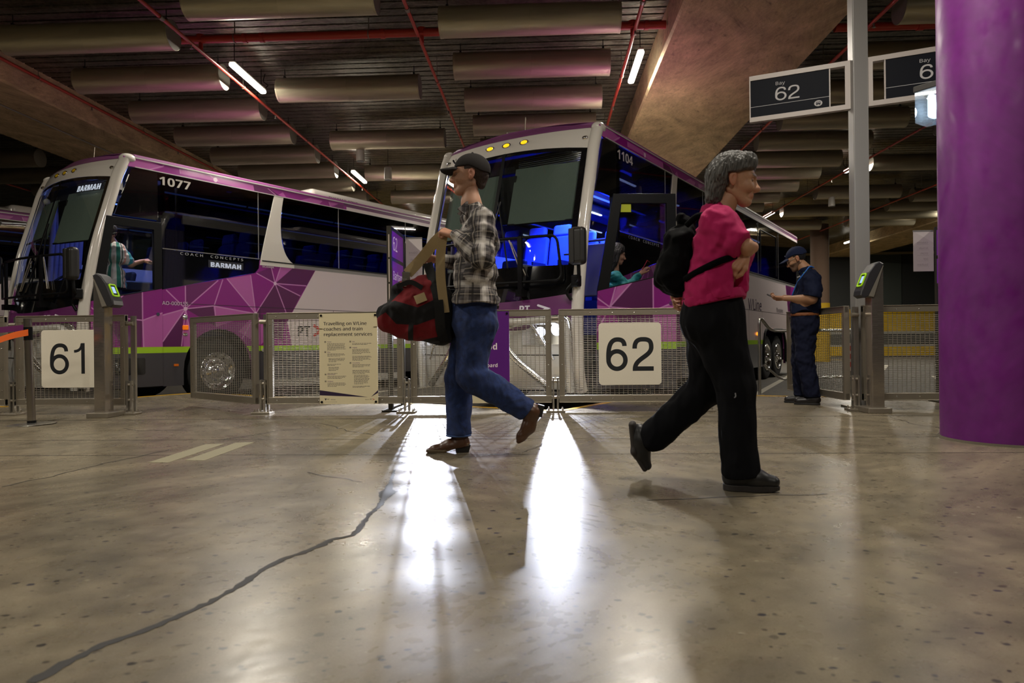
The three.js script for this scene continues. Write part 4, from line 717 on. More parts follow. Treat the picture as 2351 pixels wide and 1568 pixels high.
  P('operator_lettering', sideDecal(-7.6, 1.45, 1.15, 0.34, 1.2545), decalMat(textTex(256, 76, 'V/Line', '72px sans-serif', '#4a3a56')));
  P('owner_lettering', sideDecal(-9.9, 1.4, 0.72, 0.17, 1.2545), decalMat(textTex(192, 46, 'Dysons', '40px sans-serif', '#5a5560')));
  P('tag', [bx(0.006, 0.06, 0.5, 1.255, 1.86 + B, -6.7)], cm.purple);
  const mk = P('marker_lamp', [rbx(0.03, 0.07, 0.09, 0.012, 1.26, 0.985 + B, -1.13)], std({ color: 0xd06a08, emissive: 0xff7a10, emissiveIntensity: lit ? 0.3 : 0.3, roughness: 0.3 }));
  P('marker_lamp', [bx(0.012, 0.035, 0.07, 1.256, 0.42 + B, -0.98)], cm.orange); P('marker_lamp', [sph(1.26, 0.83 + B, -7.75, 0.035, 10)], std({ color: 0xd06a08, emissive: 0xff8a18, emissiveIntensity: lit ? 2.4 : 0.2 }));
  P('round_lamp', sph(1.25, 1.14 + B, -1.13, 0.045, 14, 0.6, 1, 1), M.chrome); P('round_lamp', sph(1.25, 0.88 + B, -1.13, 0.045, 14, 0.6, 0.7, 1), M.chrome);
  P('lock', [0.7, 2.5, 5.2].map((s, i) => cyl(V(1.25, (i ? 0.62 : 1.18) + B, -s), V(1.262, (i ? 0.62 : 1.18) + B, -s), 0.03, 14)), M.chrome);
  // --- front
  const ax = (s) => { const pts = []; for (let i = 0; i <= 14; i++) { const h = 0.12 + (3.37 - 0.12) * i / 14; pts.push([s * 1.19, h + B, FZc(1.19, h) - 0.02]); } return pts; };
  for (const s of [1, -1]) P('windscreen_pillar', tube(ax(s), 0.075, 40, 16).toNonIndexed(), cm.white);
  P('header_panel', frontPatch(-1.2, 1.2, (x) => 3.17 - 0.05 * x * x, 3.40, 0.0), cm.white);
  P('roof_brow', frontPatch(-1.22, 1.22, 3.385, (x) => 3.52 - 0.075 * x * x, 0.004), cm.roofPurple);
  P('roof_corner', [sph(1.185, 3.385 + B, -0.34, 0.085, 14, 1, 0.9, 1.5), sph(-1.185, 3.385 + B, -0.34, 0.085, 14, 1, 0.9, 1.5)], cm.white);
  const mark = std({ color: 0x9a7a10, emissive: 0xffc818, emissiveIntensity: lit ? 0.9 : 0.05, roughness: 0.25 });
  for (const x of [-0.27, 0, 0.27]) { const l = P('marker_lamp', [sph(x, 3.29 + B, FZc(x, 3.29), 0.034, 12, 1.5, 0.7, 0.7)], mark); P('lamp_bezel', new THREE.TorusGeometry(0.04, 0.008, 6, 18).scale(1.5, 0.8, 1).rotateX(-0.3).translate(x, 3.29 + B, FZc(x, 3.29) + 0.006), M.chrome, l); }
  for (const x of [-1.08, 1.08]) P('round_lamp', [sph(x, 3.24 + B, FZc(x, 3.24) + 0.005, 0.035, 12, 1.3, 0.8, 0.8)], M.chrome);
  for (const [a, b] of [[-1.13, -0.02], [0.02, 1.13]]) P('windscreen', frontPatch(a, b, 1.62, (x) => 3.15 - 0.05 * x * x, -0.012), cm.glassClear);
  P('windscreen_divider', [frontPatch(-0.025, 0.025, 1.55, 3.17, 0.004, 2, 10)], M.black);
  P('windscreen_border', [frontPatch(-1.15, 1.15, (x) => 3.12 - 0.05 * x * x, (x) => 3.175 - 0.05 * x * x, -0.004), frontPatch(1.06, 1.16, 1.5, 3.12, -0.002, 3, 10), frontPatch(-1.16, -1.06, 1.5, 3.12, -0.002, 3, 10)], cm.blackGloss);
  P('black_apron', frontPatch(-1.15, 1.15, (x) => 1.19 + 0.07 * x * x, 1.63, -0.002, 20, 6), cm.blackGloss);
  P('purple_apron', frontPatch(-1.16, 1.16, 0.83, (x) => 1.195 + 0.07 * x * x, 0.0, 20, 6), cm.purple);
  P('bumper', [frontPatch(-1.2, 1.2, 0.14, (x) => 0.84 + 0.06 * x * x, 0.012, 20, 8)], cm.silver);
  P('bumper_seam', [frontPatch(-1.18, 1.18, 0.545, 0.56, 0.015, 20, 1)], M.black);
  P('bumper_end', [sidePlate([[-0.3, 0.14], [0.78, 0.14], [0.78, 0.16], [-0.2, 0.16]], 0.04, 1.24)], cm.skirt);
  P('front_logo', [frontPatch(0.45, 0.98, 1.04, 1.17, 0.006, 8, 2)], decalMat(canvasTex(256, 64, (c) => { c.fillStyle = '#dcd6e0'; c.font = 'bold 62px sans-serif'; c.fillText('PT', 20, 54); c.strokeStyle = '#dcd6e0'; c.lineWidth = 13; c.lineCap = 'round'; c.beginPath(); c.moveTo(140, 10); c.lineTo(196, 30); c.lineTo(140, 54); c.stroke(); })));
  for (const s of [-1, 1]) {
    const hl = P('headlamp', frontPatch(s > 0 ? 0.55 : -1.12, s > 0 ? 1.12 : -0.55, (x) => 0.66 + 0.02 * Math.abs(x), (x) => 0.80 + 0.2 * Math.min(1, (Math.abs(x) - 0.45) * 2), 0.03, 8, 5), M.chrome);
    const zx = FZc(1.0, 0.86) + 0.05;
    P('headlamp_lens', [sph(s * 0.99, 0.86 + B, zx, 0.075, 18, 1, 1, 0.35)], lit ? glowMat(HEADLAMP.color, HEADLAMP.glow) : M.chrome, hl);
    P('headlamp_lens', [sph(s * 0.79, 0.83 + B, FZc(0.79, 0.83) + 0.05, 0.06, 18, 1, 1, 0.35)], lit ? glowMat(HEADLAMP.color, 3) : M.chrome, hl);
    P('headlamp_bezel', tube([[s * 0.52, 0.93 + B, FZc(0.52, 0.93) + 0.05], [s * 0.85, 1.0 + B, FZc(0.85, 1) + 0.05], [s * 1.1, 1.0 + B, FZc(1.1, 1) + 0.05], [s * 1.15, 0.8 + B, FZc(1.15, 0.8) + 0.05], [s * 1.15, 0.5 + B, FZc(1.15, 0.5) + 0.05]], 0.018, 40, 8), M.chrome, hl);
    if (lit) {
      const l = new THREE.SpotLight(HEADLAMP.color, HEADLAMP.power * (s > 0 ? 0.6 : 1), 0, 0.56, 0.22); l.name = 'headlamp_beam'; l.position.set(s * 0.99, 0.86 + B, zx + 0.06); l.target.position.set(s * 0.99 + 2.5, 0.86 + B - 3.1, zx + 5.4); l.castShadow = true; l.shadow.radius = 0.4; t.add(l, l.target);
    }
  }
  const bar = new THREE.Group(); bar.name = 'bull_bar'; t.add(bar); const bz = (x, h) => FZc(x, h) + 0.14;
  P('outer_tube', [bend([[-1.14, 0.12 + B, bz(1.14, 0.12)], [-1.13, 0.98 + B, bz(1.13, 0.98)], [-0.5, 0.95 + B, bz(0.5, 0.95)], [0.5, 0.95 + B, bz(0.5, 0.95)], [1.13, 0.98 + B, bz(1.13, 0.98)], [1.14, 0.12 + B, bz(1.14, 0.12)]], 0.046, 0.18, 12)], cm.silver, bar);
  for (const s of [-1, 1]) P('stay', [bend([[s * 0.28, 0.86 + B, bz(0.3, 0.86)], [s * 0.5, 0.52 + B, bz(0.5, 0.5)], [s * 0.92, 0.16 + B, bz(0.9, 0.15)]], 0.042, 0.12, 10), bend([[s * 0.28, 0.86 + B, bz(0.3, 0.86)], [s * 0.7, 0.94 + B, bz(0.7, 0.94) - 0.05], [s * 0.95, 0.5 + B, bz(0.9, 0.5) - 0.1]], 0.016, 0.05, 8)], M.chrome, bar);
  const rack = new THREE.Group(); rack.name = 'front_rack'; t.add(rack); const rz = (x) => FZc(x, 1.6) + 0.14;
  P('frame_tube', [bend([[-1.12, 1.45 + B, rz(1.12)], [-1.1, 1.97 + B, rz(1.1)], [-0.5, 1.965 + B, rz(0.5)], [0, 1.965 + B, rz(0)], [0.5, 1.965 + B, rz(0.5)], [1.0, 1.97 + B, rz(1.0)], [1.06, 1.44 + B, rz(1.05)], [0.5, 1.43 + B, rz(0.5)], [0, 1.43 + B, rz(0)], [-0.5, 1.43 + B, rz(0.5)], [-1.1, 1.45 + B, rz(1.1)]], 0.017, 0.09, 8)], M.black, rack);
  for (const x of [-0.62, 0.55]) P('upright', [bx(0.06, 0.72, 0.03, x, 1.62 + B, rz(x)), bx(0.08, 0.08, 0.14, x, 1.3 + B, FZc(x, 1.3) + 0.06)], M.black, rack);
  for (const [x0, x1] of [[0.52, 0.06], [-0.3, 0.1]]) {
    const w = new THREE.Group(); w.name = 'wiper'; t.add(w);
    P('wiper_arm', [cyl(V(x0, 1.52 + B, FZc(x0, 1.52) + 0.03), V((x0 + x1) / 2, 2.0 + B, FZc(0.2, 2.0) + 0.045), 0.011, 8), cyl(V(x0 + 0.05, 1.52 + B, FZc(x0, 1.52) + 0.03), V((x0 + x1) / 2 + 0.04, 1.95 + B, FZc(0.2, 1.95) + 0.04), 0.006, 8)], M.steel, w);
    P('wiper_blade', cyl(V((x0 + x1) / 2 + 0.02, 1.62 + B, FZc(0.2, 1.62) + 0.02), V(x1 - 0.02, 2.5 + B, FZc(x1, 2.5) + 0.018), 0.011, 8), M.black, w);
  }
  // near-side mirror on its bracket
  const mir = new THREE.Group(); mir.name = 'mirror'; t.add(mir);
  P('mirror_head', [rbx(0.2, 0.44, 0.13, 0.055, 1.3, 1.81 + B, 0.46), rbx(0.07, 0.4, 0.03, 0.012, 1.25, 1.81 + B, 0.525)], plain(0x1d1b18, 0.4), mir);
  P('mirror_arm', [bend([[1.3, 1.6 + B, 0.45], [1.3, 1.44 + B, 0.44], [1.12, 1.36 + B, 0.3]], 0.022, 0.05), rbx(0.1, 0.14, 0.1, 0.02, 1.22, 1.42 + B, 0.36), tube([[1.18, 1.4 + B, 0.36], [1.1, 1.3 + B, 0.37], [1.14, 1.2 + B, 0.34]], 0.02, 12, 8)], M.black, mir);
  P('mirror_head', [rbx(0.2, 0.44, 0.13, 0.055, -1.3, 1.9 + B, 0.4)], plain(0x1d1b18, 0.4), mir);
  P('roof_aerial', [cyl(V(-0.18, 3.5 + B, -0.35), V(-0.2, 3.58 + B, -0.35), 0.012, 8), cyl(V(-0.2, 3.58 + B, -0.35), V(0.02, 3.575 + B, -0.4), 0.006, 6), cyl(V(0.05, 3.5 + B, -0.4), V(0.05, 3.76 + B, -0.42), 0.005, 6)], M.steel);
  P('camera_pod', [sph(-0.82, 2.98 + B, FZc(0.82, 2.98) - 0.1, 0.05, 14)], cm.white);
  // --- door
  const door = new THREE.Group(); door.name = 'door'; t.add(door);
  const dOut = [[0.77, 0.12], [0.77, 2.52], [0.0, 2.52], [-0.2, 1.4], [-0.24, 0.12]];
  const glassHole = [[0.66, 2.41], [0.09, 2.41], [-0.07, 1.37], [0.66, 1.535]];
  const dUV = (g) => { const u = g.attributes.uv, p = g.attributes.position; for (let i = 0; i < u.count; i++) u.setXY(i, p.getX(i), p.getY(i)); return g; };
  const D = (n, g, m) => P(n, g.translate(0, B, 0).rotateY(Math.PI / 2), m, door);
  D('door_frame', ext([[0.77, 1.555], [0.77, 2.52], [0.0, 2.52], [-0.21, 1.33]], 0.05, 0.004, [glassHole]), M.black);
  D('door_panel', ext([[0.77, 0.12], [0.77, 1.555], [-0.21, 1.33], [-0.24, 0.12]], 0.052), cm.side[opt.kind]);
  D('door_glass', ext(glassHole, 0.008).translate(0, 0, 0.02), cm.glassDoor);
  D('door_step_panel', ext(rrect(0.42, 0.24, 0.03), 0.006).translate(0.3, 0.42, 0.05), cm.blackGloss);
  D('door_lock', ext(rrect(0.05, 0.05, 0.024), 0.014).translate(0.7, 1.175, 0.05), M.chrome);
  if (lit) {
    D('safety_sticker', ext([[0.09, 2.3], [0.22, 2.3], [0.22, 2.4], [0.1, 2.4]], 0.002).translate(0, 0, 0.03), plain(0xb0b81a, 0.6));
    door.position.set(2.03, 0, -0.73); door.rotation.y = 0;                  // swung open about its rear edge
    // rear edge of the door (s = 0.77) sits at the pivot; the leaf turns 54 degrees outward
    door.children.forEach((c) => { c.geometry = c.geometry.clone().translate(-0.05, 0, 0.77); }); door.rotation.y = -THREE.MathUtils.degToRad(53.5);
  } else door.position.x = 1.215;
  // --- inside: floor, steps, dash, partitions, seats, blinds, lights
  P('saloon_floor', [bx(2.36, 0.08, 9.9, 0, 1.3 + B, -6.95), bx(1.5, 0.06, 2.2, -0.45, 0.78 + B, -0.85), bx(2.36, 0.5, 0.06, 0, 1.05 + B, -2.02)], cm.interiorDark);
  P('entry_step', [bx(0.9, 0.2, 1.0, 0.74, 0.2 + B, -0.32), bx(0.55, 0.28, 1.0, 0.5, 0.42 + B, -0.32), bx(0.35, 0.28, 1.0, 0.35, 0.66 + B, -0.32)], cm.interiorDark);
  P('dashboard', [rbx(2.1, 0.36, 0.5, 0.08, -0.1, 1.42 + B, -0.05), rbx(0.8, 0.22, 0.5, 0.08, -0.75, 1.6 + B, -0.02), frontPatch(-1.05, 1.05, 1.2, 1.6, -0.09, 10, 4)], cm.dash);
  P('dash_trim', [bx(2.0, 0.02, 0.03, -0.05, 1.605 + B, 0.18)], lit ? cm.silver : cm.dashGrey);
  P('steering_wheel', [new THREE.TorusGeometry(0.22, 0.018, 8, 30).rotateX(-1.0).translate(-0.72, 1.82 + B, -0.35), cyl(V(-0.72, 1.82 + B, -0.35), V(-0.72, 1.55 + B, -0.15), 0.03, 10)], M.black);
  P('saloon_ceiling', [bx(2.36, 0.03, 11.4, 0, 3.36 + B, -6.1)], cm.interior);
  P('parcel_rack', [rbx(0.42, 0.2, 9.6, 0.06, 1.0, 3.2 + B, -7.0), rbx(0.42, 0.2, 9.6, 0.06, -1.0, 3.2 + B, -7.0)], cm.interior);
  P('destination_box', [rbx(1.9, 0.2, 0.2, 0.02, 0, 3.06 + B, -0.3)], cm.interiorDark);
  P('vent_grille', [...Array(7)].map((_, i) => bx(0.95, 0.012, 0.03, 0.58, 2.96 + i * 0.024 + B, -0.17)), plain(0x4a4f4c, 0.6));
  P('blind', frontPatch(0.16, 1.03, 2.2, 2.95, -0.09, 8, 4), cm.blind); P('blind', frontPatch(-1.0, -0.08, lit ? 2.1 : 2.3, 2.9, -0.09, 8, 4), cm.blind);
  P('blind_bar', [cyl(V(0.16, 2.2 + B, FZc(0.2, 2.2) - 0.09), V(1.03, 2.2 + B, FZc(1.03, 2.2) - 0.09), 0.014, 8), cyl(V(-1.0, (lit ? 2.1 : 2.3) + B, FZc(1, 2.1) - 0.09), V(-0.08, (lit ? 2.1 : 2.3) + B, FZc(0.1, 2.1) - 0.09), 0.014, 8)], M.black);
  P('screen_monitor', rbx(0.26, 0.62, 0.05, 0.01, 0.06, 2.55 + B, 0.02), M.black);
  if (!lit) P('led_destination', frontPatch(0.45, 0.98, 2.92, 3.06, -0.03, 6, 2), (() => { const tx = ledTex('BARMAH'); return std({ color: 0x050508, emissive: 0xffffff, emissiveMap: tx, emissiveIntensity: 1.2, roughness: 0.4 }); })());
  P('grab_pole', [cyl(V(0.32, 1.3 + B, -1.55), V(0.32, 3.3 + B, -1.55), 0.018, 10), bend([[0.35, 1.25 + B, -0.55], [0.5, 1.52 + B, -0.4], [0.45, 1.62 + B, -0.3], [0.35, 1.58 + B, -0.25]], 0.018, 0.05), bend([[0.05, 2.0 + B, -1.45], [0.4, 2.0 + B, -1.45]], 0.016, 0.02)], cm.grab);
  P('partition', [rbx(0.72, 0.75, 0.05, 0.03, 0.78, 1.72 + B, -1.32), bend([[0.42, 1.4 + B, -1.3], [0.42, 2.14 + B, -1.3], [1.14, 2.14 + B, -1.3], [1.14, 1.4 + B, -1.3]], 0.02, 0.12)], lit ? plain(0x4a4a55, 0.5) : plain(0x3e4440, 0.5));
  P('entry_lining', [bx(0.05, 1.1, 1.2, 0.12, 1.05 + B, -0.75)], cm.panelBlue);
  P('lining_rail', [rbx(0.1, 0.16, 1.2, 0.03, 0.14, 1.66 + B, -0.75)], cm.dashGrey);
  { const e = P('added_entry_lamp', rbx(0.3, 0.03, 0.09, 0.01, 0.95, 3.22 + B, -0.25), glowMat(0xfff2dc, 1.5)); const l = new THREE.SpotLight(0xfff0dc, lit ? 14 : 14, 0, 1.0, 0.7); l.name = 'added_entry_fill'; l.position.set(0.95, 3.19 + B, -0.25); l.target.position.set(1.0, 1.2 + B, -0.5); l.shadow.radius = 4; l.castShadow = true; t.add(l, l.target); }  // added doorway fill with a glowing fitting, put in to brighten the figures
  P('curtain', [...Array(7)].map((_, i) => cyl(V(-1.1, 1.75 + B, -0.25 - i * 0.07), V(-1.1, 3.1 + B, -0.35 - i * 0.07), 0.04, 10)), cm.curtain);
  const ds = new THREE.Group(); ds.name = 'driver_seat'; ds.position.set(-0.72, 0.85 + B, -0.95); t.add(ds); P('cushion', seatGeo.cushion, cm.seatBase, ds); P('backrest', seatGeo.back, cm.seatBase, ds);
  for (let r = 0; r < opt.rows; r++) for (const x of [-0.98, -0.5, 0.5, 0.98]) {
    const s = new THREE.Group(); s.name = 'passenger_seat'; s.position.set(x, 1.34 + B, -2.05 - r * 0.86); t.add(s);
    P('cushion', seatGeo.cushion, cm.seat, s); P('backrest', seatGeo.back, cm.seat, s); P('headrest', seatGeo.head, cm.seatHead, s); P('seat_base', seatGeo.base, cm.seatBase, s);
  }
  const strip = glowMat(lit ? 0xbcd4ff : 0x6f9cff, lit ? 5 : 0.8);
  for (const s of [-1, 1]) for (const z of lit ? [s > 0 ? -2.0 : -2.9, -3.9, -5.8, -7.7, -9.6] : [-1.6, -3.55, -5.5, -7.45, -9.4]) P('light_strip', bx(0.03, 0.02, lit ? 0.9 : 1.9, s * 0.76, 3.1 + B, z), strip);
  P('ceiling_glow_strip', [-1, 1].map((s) => bx(0.05, 0.02, 9.4, s * 0.6, 3.34 + B, -7)), glowMat(0x2038ff, lit ? SALOON.glow : 0.35));
  if (lit) for (const [z, k] of [[-1.0, 0.2], [-1.9, 1], [-3.4, 1.2], [-5.0, 1], [-7, 0.8], [-9, 0.6]]) { const l = new THREE.SpotLight(SALOON.color, SALOON.power * k * 0.12, 0, 1.05, 0.5); l.name = 'saloon_light'; l.position.set(0, 3.3 + B, z); l.target.position.set(0, 1.3 + B, z - 0.4); l.shadow.radius = 8; l.castShadow = true; t.add(l, l.target); }
  else { const l = new THREE.RectAreaLight(0x7a94ff, 7, 0.8, 1.4); l.name = 'saloon_light'; l.position.set(0.2, 3.3 + B, -1.0); l.rotation.x = -Math.PI / 2; t.add(l); const l2 = new THREE.RectAreaLight(0x3050ff, 3, 0.8, 4); l2.name = 'saloon_light'; l2.position.set(0, 3.3 + B, -5); l2.rotation.x = -Math.PI / 2; t.add(l2); }
  return t;
}
const c1104 = coach({ x: -0.48, z: -8.93, kind: 1, lit: true, number: '1104', rows: 9, label: 'purple and white coach numbered 1104 with blue lit seats and blazing headlamps' });
const c1077 = coach({ x: -7.10, z: -9.80, kind: 0, lit: false, number: '1077', rows: 9, label: 'purple and white coach numbered 1077 with a closed door behind the bay 61 plate' });
{
  const c = copyOf(c1077, 'third coach cut off at the left edge, parked behind the coach numbered 1077', 'coach'); c.position.set(-13.72, -B, -10.67);
  for (const o of [...c.children]) if (o.isLight || /passenger_seat|driver_seat/.test(o.name)) c.remove(o);
}
// ---------------------------------------------------------------- figures: smooth fields of tapered capsules, meshed with surface nets
function cap3(a, b, r1, r2 = r1, sz = 1) { return { a, b, r1, r2, sz }; }
function ell(c, r) { return { c, r }; }
function dPrim(p, x, y, z) {
  if (p.c) {
    const [cx, cy, cz] = p.c, [rx, ry, rz] = p.r, X = (x - cx) / rx, Y = (y - cy) / ry, Z = (z - cz) / rz, k0 = Math.sqrt(X * X + Y * Y + Z * Z), X2 = X / rx, Y2 = Y / ry, Z2 = Z / rz, k1 = Math.sqrt(X2 * X2 + Y2 * Y2 + Z2 * Z2);
    return k1 < 1e-6 ? -Math.min(rx, ry, rz) : k0 * (k0 - 1) / k1;
  }
  const [ax, ay, az] = p.a, bx_ = p.b[0] - ax, by = p.b[1] - ay, bz = (p.b[2] - az) / p.sz, px = x - ax, py = y - ay, pz = (z - az) / p.sz;
  const L = bx_ * bx_ + by * by + bz * bz, t = L < 1e-9 ? 0 : Math.max(0, Math.min(1, (px * bx_ + py * by + pz * bz) / L)), dx = px - t * bx_, dy = py - t * by, dz = pz - t * bz;
  return Math.sqrt(dx * dx + dy * dy + dz * dz) - (p.r1 + (p.r2 - p.r1) * t);
}
function field(prims, k, cuts = [], noise) {                          // cuts: functions that are positive outside
  return (x, y, z) => {
    let d = 1e3;
    for (const p of prims) { const e = dPrim(p, x, y, z); if (e > d + k) continue; if (d > e + k) { d = e; continue; } const h = Math.max(0, k - Math.abs(d - e)) / k; d = Math.min(d, e) - h * h * k * 0.25; }
    if (noise && d < 0.06) d += noise(x, y, z);
    for (const c of cuts) d = Math.max(d, c(x, y, z));
    return d;
  };
}
function boxOf(prims, m) {
  const lo = [9, 9, 9], hi = [-9, -9, -9];
  for (const p of prims) for (const [q, r] of p.c ? [[p.c, p.r]] : [[p.a, [p.r1, p.r1, p.r1 * p.sz]], [p.b, [p.r2, p.r2, p.r2 * p.sz]]]) for (let i = 0; i < 3; i++) { lo[i] = Math.min(lo[i], q[i] - r[i] - m); hi[i] = Math.max(hi[i], q[i] + r[i] + m); }
  return [lo, hi];
}
function net(f, [lo, hi], c) {
  const n = lo.map((l, i) => Math.ceil((hi[i] - l) / c) + 2), [nx, ny, nz] = n, v = new Float32Array(nx * ny * nz), at = (i, j, k) => i + nx * (j + ny * k);
  for (let k = 0; k < nz; k++) for (let j = 0; j < ny; j++) for (let i = 0; i < nx; i++) v[at(i, j, k)] = f(lo[0] + i * c, lo[1] + j * c, lo[2] + k * c);
  const vid = new Int32Array(nx * ny * nz).fill(-1), pos = [], idx = [];
  const E = [[0, 1], [2, 3], [4, 5], [6, 7], [0, 2], [1, 3], [4, 6], [5, 7], [0, 4], [1, 5], [2, 6], [3, 7]];
  for (let k = 0; k < nz - 1; k++) for (let j = 0; j < ny - 1; j++) for (let i = 0; i < nx - 1; i++) {
    const q = []; let m = 0; for (let b = 0; b < 8; b++) { const w = v[at(i + (b & 1), j + (b >> 1 & 1), k + (b >> 2))]; q.push(w); if (w < 0) m |= 1 << b; }
    if (!m || m === 255) continue;
    let X = 0, Y = 0, Z = 0, s = 0;
    for (const [a, b] of E) if ((q[a] < 0) !== (q[b] < 0)) { const t = q[a] / (q[a] - q[b]); X += (a & 1) + t * ((b & 1) - (a & 1)); Y += (a >> 1 & 1) + t * ((b >> 1 & 1) - (a >> 1 & 1)); Z += (a >> 2) + t * ((b >> 2) - (a >> 2)); s++; }
    vid[at(i, j, k)] = pos.length / 3; pos.push(lo[0] + (i + X / s) * c, lo[1] + (j + Y / s) * c, lo[2] + (k + Z / s) * c);
  }
  const quad = (a, b, c2, d, flip) => { if (a < 0 || b < 0 || c2 < 0 || d < 0) return; flip ? idx.push(a, c2, b, a, d, c2) : idx.push(a, b, c2, a, c2, d); };
  for (let k = 1; k < nz - 1; k++) for (let j = 1; j < ny - 1; j++) for (let i = 1; i < nx - 1; i++) {
    const s = v[at(i, j, k)] < 0;
    if (s !== (v[at(i + 1, j, k)] < 0)) quad(vid[at(i, j - 1, k - 1)], vid[at(i, j, k - 1)], vid[at(i, j, k)], vid[at(i, j - 1, k)], !s);
    if (s !== (v[at(i, j + 1, k)] < 0)) quad(vid[at(i - 1, j, k - 1)], vid[at(i - 1, j, k)], vid[at(i, j, k)], vid[at(i, j, k - 1)], !s);
    if (s !== (v[at(i, j, k + 1)] < 0)) quad(vid[at(i - 1, j - 1, k)], vid[at(i, j - 1, k)], vid[at(i, j, k)], vid[at(i - 1, j, k)], !s);
  }
  const g = new THREE.BufferGeometry(), e = c * 0.5, nor = [];
  for (let i = 0; i < pos.length; i += 3) { const [x, y, z] = [pos[i], pos[i + 1], pos[i + 2]]; const N = V(f(x + e, y, z) - f(x - e, y, z), f(x, y + e, z) - f(x, y - e, z), f(x, y, z + e) - f(x, y, z - e)).normalize(); nor.push(N.x, N.y, N.z); }
  g.setAttribute('position', new THREE.Float32BufferAttribute(pos, 3)); g.setAttribute('normal', new THREE.Float32BufferAttribute(nor, 3)); g.setIndex(idx);
  return g;
}
const paintG = (g, f) => { const p = g.attributes.position, a = []; for (let i = 0; i < p.count; i++) a.push(...f(p.getX(i), p.getY(i), p.getZ(i))); g.setAttribute('color', new THREE.Float32BufferAttribute(a, 3)); return g; };
// cloth print: u runs round the nearest limb, v along it
function wrapUV(g, axes) {
  g = g.toNonIndexed(); const p = g.attributes.position, uv = new Float32Array(p.count * 2), per = [];
  for (let i = 0; i < p.count; i += 3) {
    const q = [0, 1, 2].map((k) => V(p.getX(i + k), p.getY(i + k), p.getZ(i + k))), c = q[0].clone().add(q[1]).add(q[2]).divideScalar(3); let best = null;
    for (const A of axes) { const a = V(...A.a), b = V(...A.b), d = b.clone().sub(a), t = Math.max(0, Math.min(1, c.clone().sub(a).dot(d) / d.lengthSq())), e = c.distanceTo(a.clone().addScaledVector(d, t)) - A.r; if (!best || e < best.e) best = { e, A, a, d: d.clone().normalize() }; }
    const s = Math.abs(best.d.z) > 0.9 ? V(1, 0, 0) : V(0, 0, 1), n1 = s.addScaledVector(best.d, -s.dot(best.d)).normalize(), n2_ = best.d.clone().cross(n1), per_ = 2 * Math.PI * best.A.r; let u0 = null;
    q.forEach((w, k) => { const r = w.clone().sub(best.a); let u = Math.atan2(r.dot(n2_), r.dot(n1)) * best.A.r; if (u0 === null) u0 = u; else if (u - u0 > per_ / 2) u -= per_; else if (u0 - u > per_ / 2) u += per_; uv[(i + k) * 2] = u + (best.A.o ?? 0); uv[(i + k) * 2 + 1] = r.dot(best.d); });
  }
  g.setAttribute('uv', new THREE.BufferAttribute(uv, 2)); return g;
}
// head, facing local +x, 0.235 m from chin to crown
function headPrims(female) {
  const j = female ? 0.9 : 1;
  const P = [ell([-0.014, 0.045, 0], [0.098, 0.082, 0.075]), ell([0.02, 0.0, 0], [0.072, 0.075, 0.062]), cap3([0.03, -0.03, 0], [0.052, -0.082, 0], 0.05 * j, 0.032 * j), cap3([-0.018, -0.045, 0.04], [0.055, -0.088, 0.012], 0.022 * j, 0.022), cap3([-0.018, -0.045, -0.04], [0.055, -0.088, -0.012], 0.022 * j, 0.022), ell([0.072, -0.092, 0], [0.019, 0.016, 0.02]),
    cap3([0.087, 0.016, 0], [0.109, -0.022, 0], 0.009, 0.0105), ell([0.109, -0.026, 0], [0.011, 0.0095, 0.0105]), ell([0.098, -0.03, 0.011], [0.010, 0.008, 0.008]), ell([0.098, -0.03, -0.011], [0.010, 0.008, 0.008]),
    cap3([0.084, 0.03, 0.012], [0.072, 0.03, 0.042], 0.011), cap3([0.084, 0.03, -0.012], [0.072, 0.03, -0.042], 0.011), ell([0.062, -0.022, 0.038], [0.026, 0.024, 0.02]), ell([0.062, -0.022, -0.038], [0.026, 0.024, 0.02]),
    cap3([0.087, -0.056, -0.014], [0.087, -0.056, 0.014], 0.0062), cap3([0.0855, -0.0665, -0.012], [0.0855, -0.0665, 0.012], 0.0066)];
  const ears = [1, -1].flatMap((s) => [ell([-0.014, 0.006, s * 0.079], [0.019, 0.03, 0.008]), ell([-0.008, -0.02, s * 0.077], [0.012, 0.014, 0.007])]);
  return { P, ears };
}
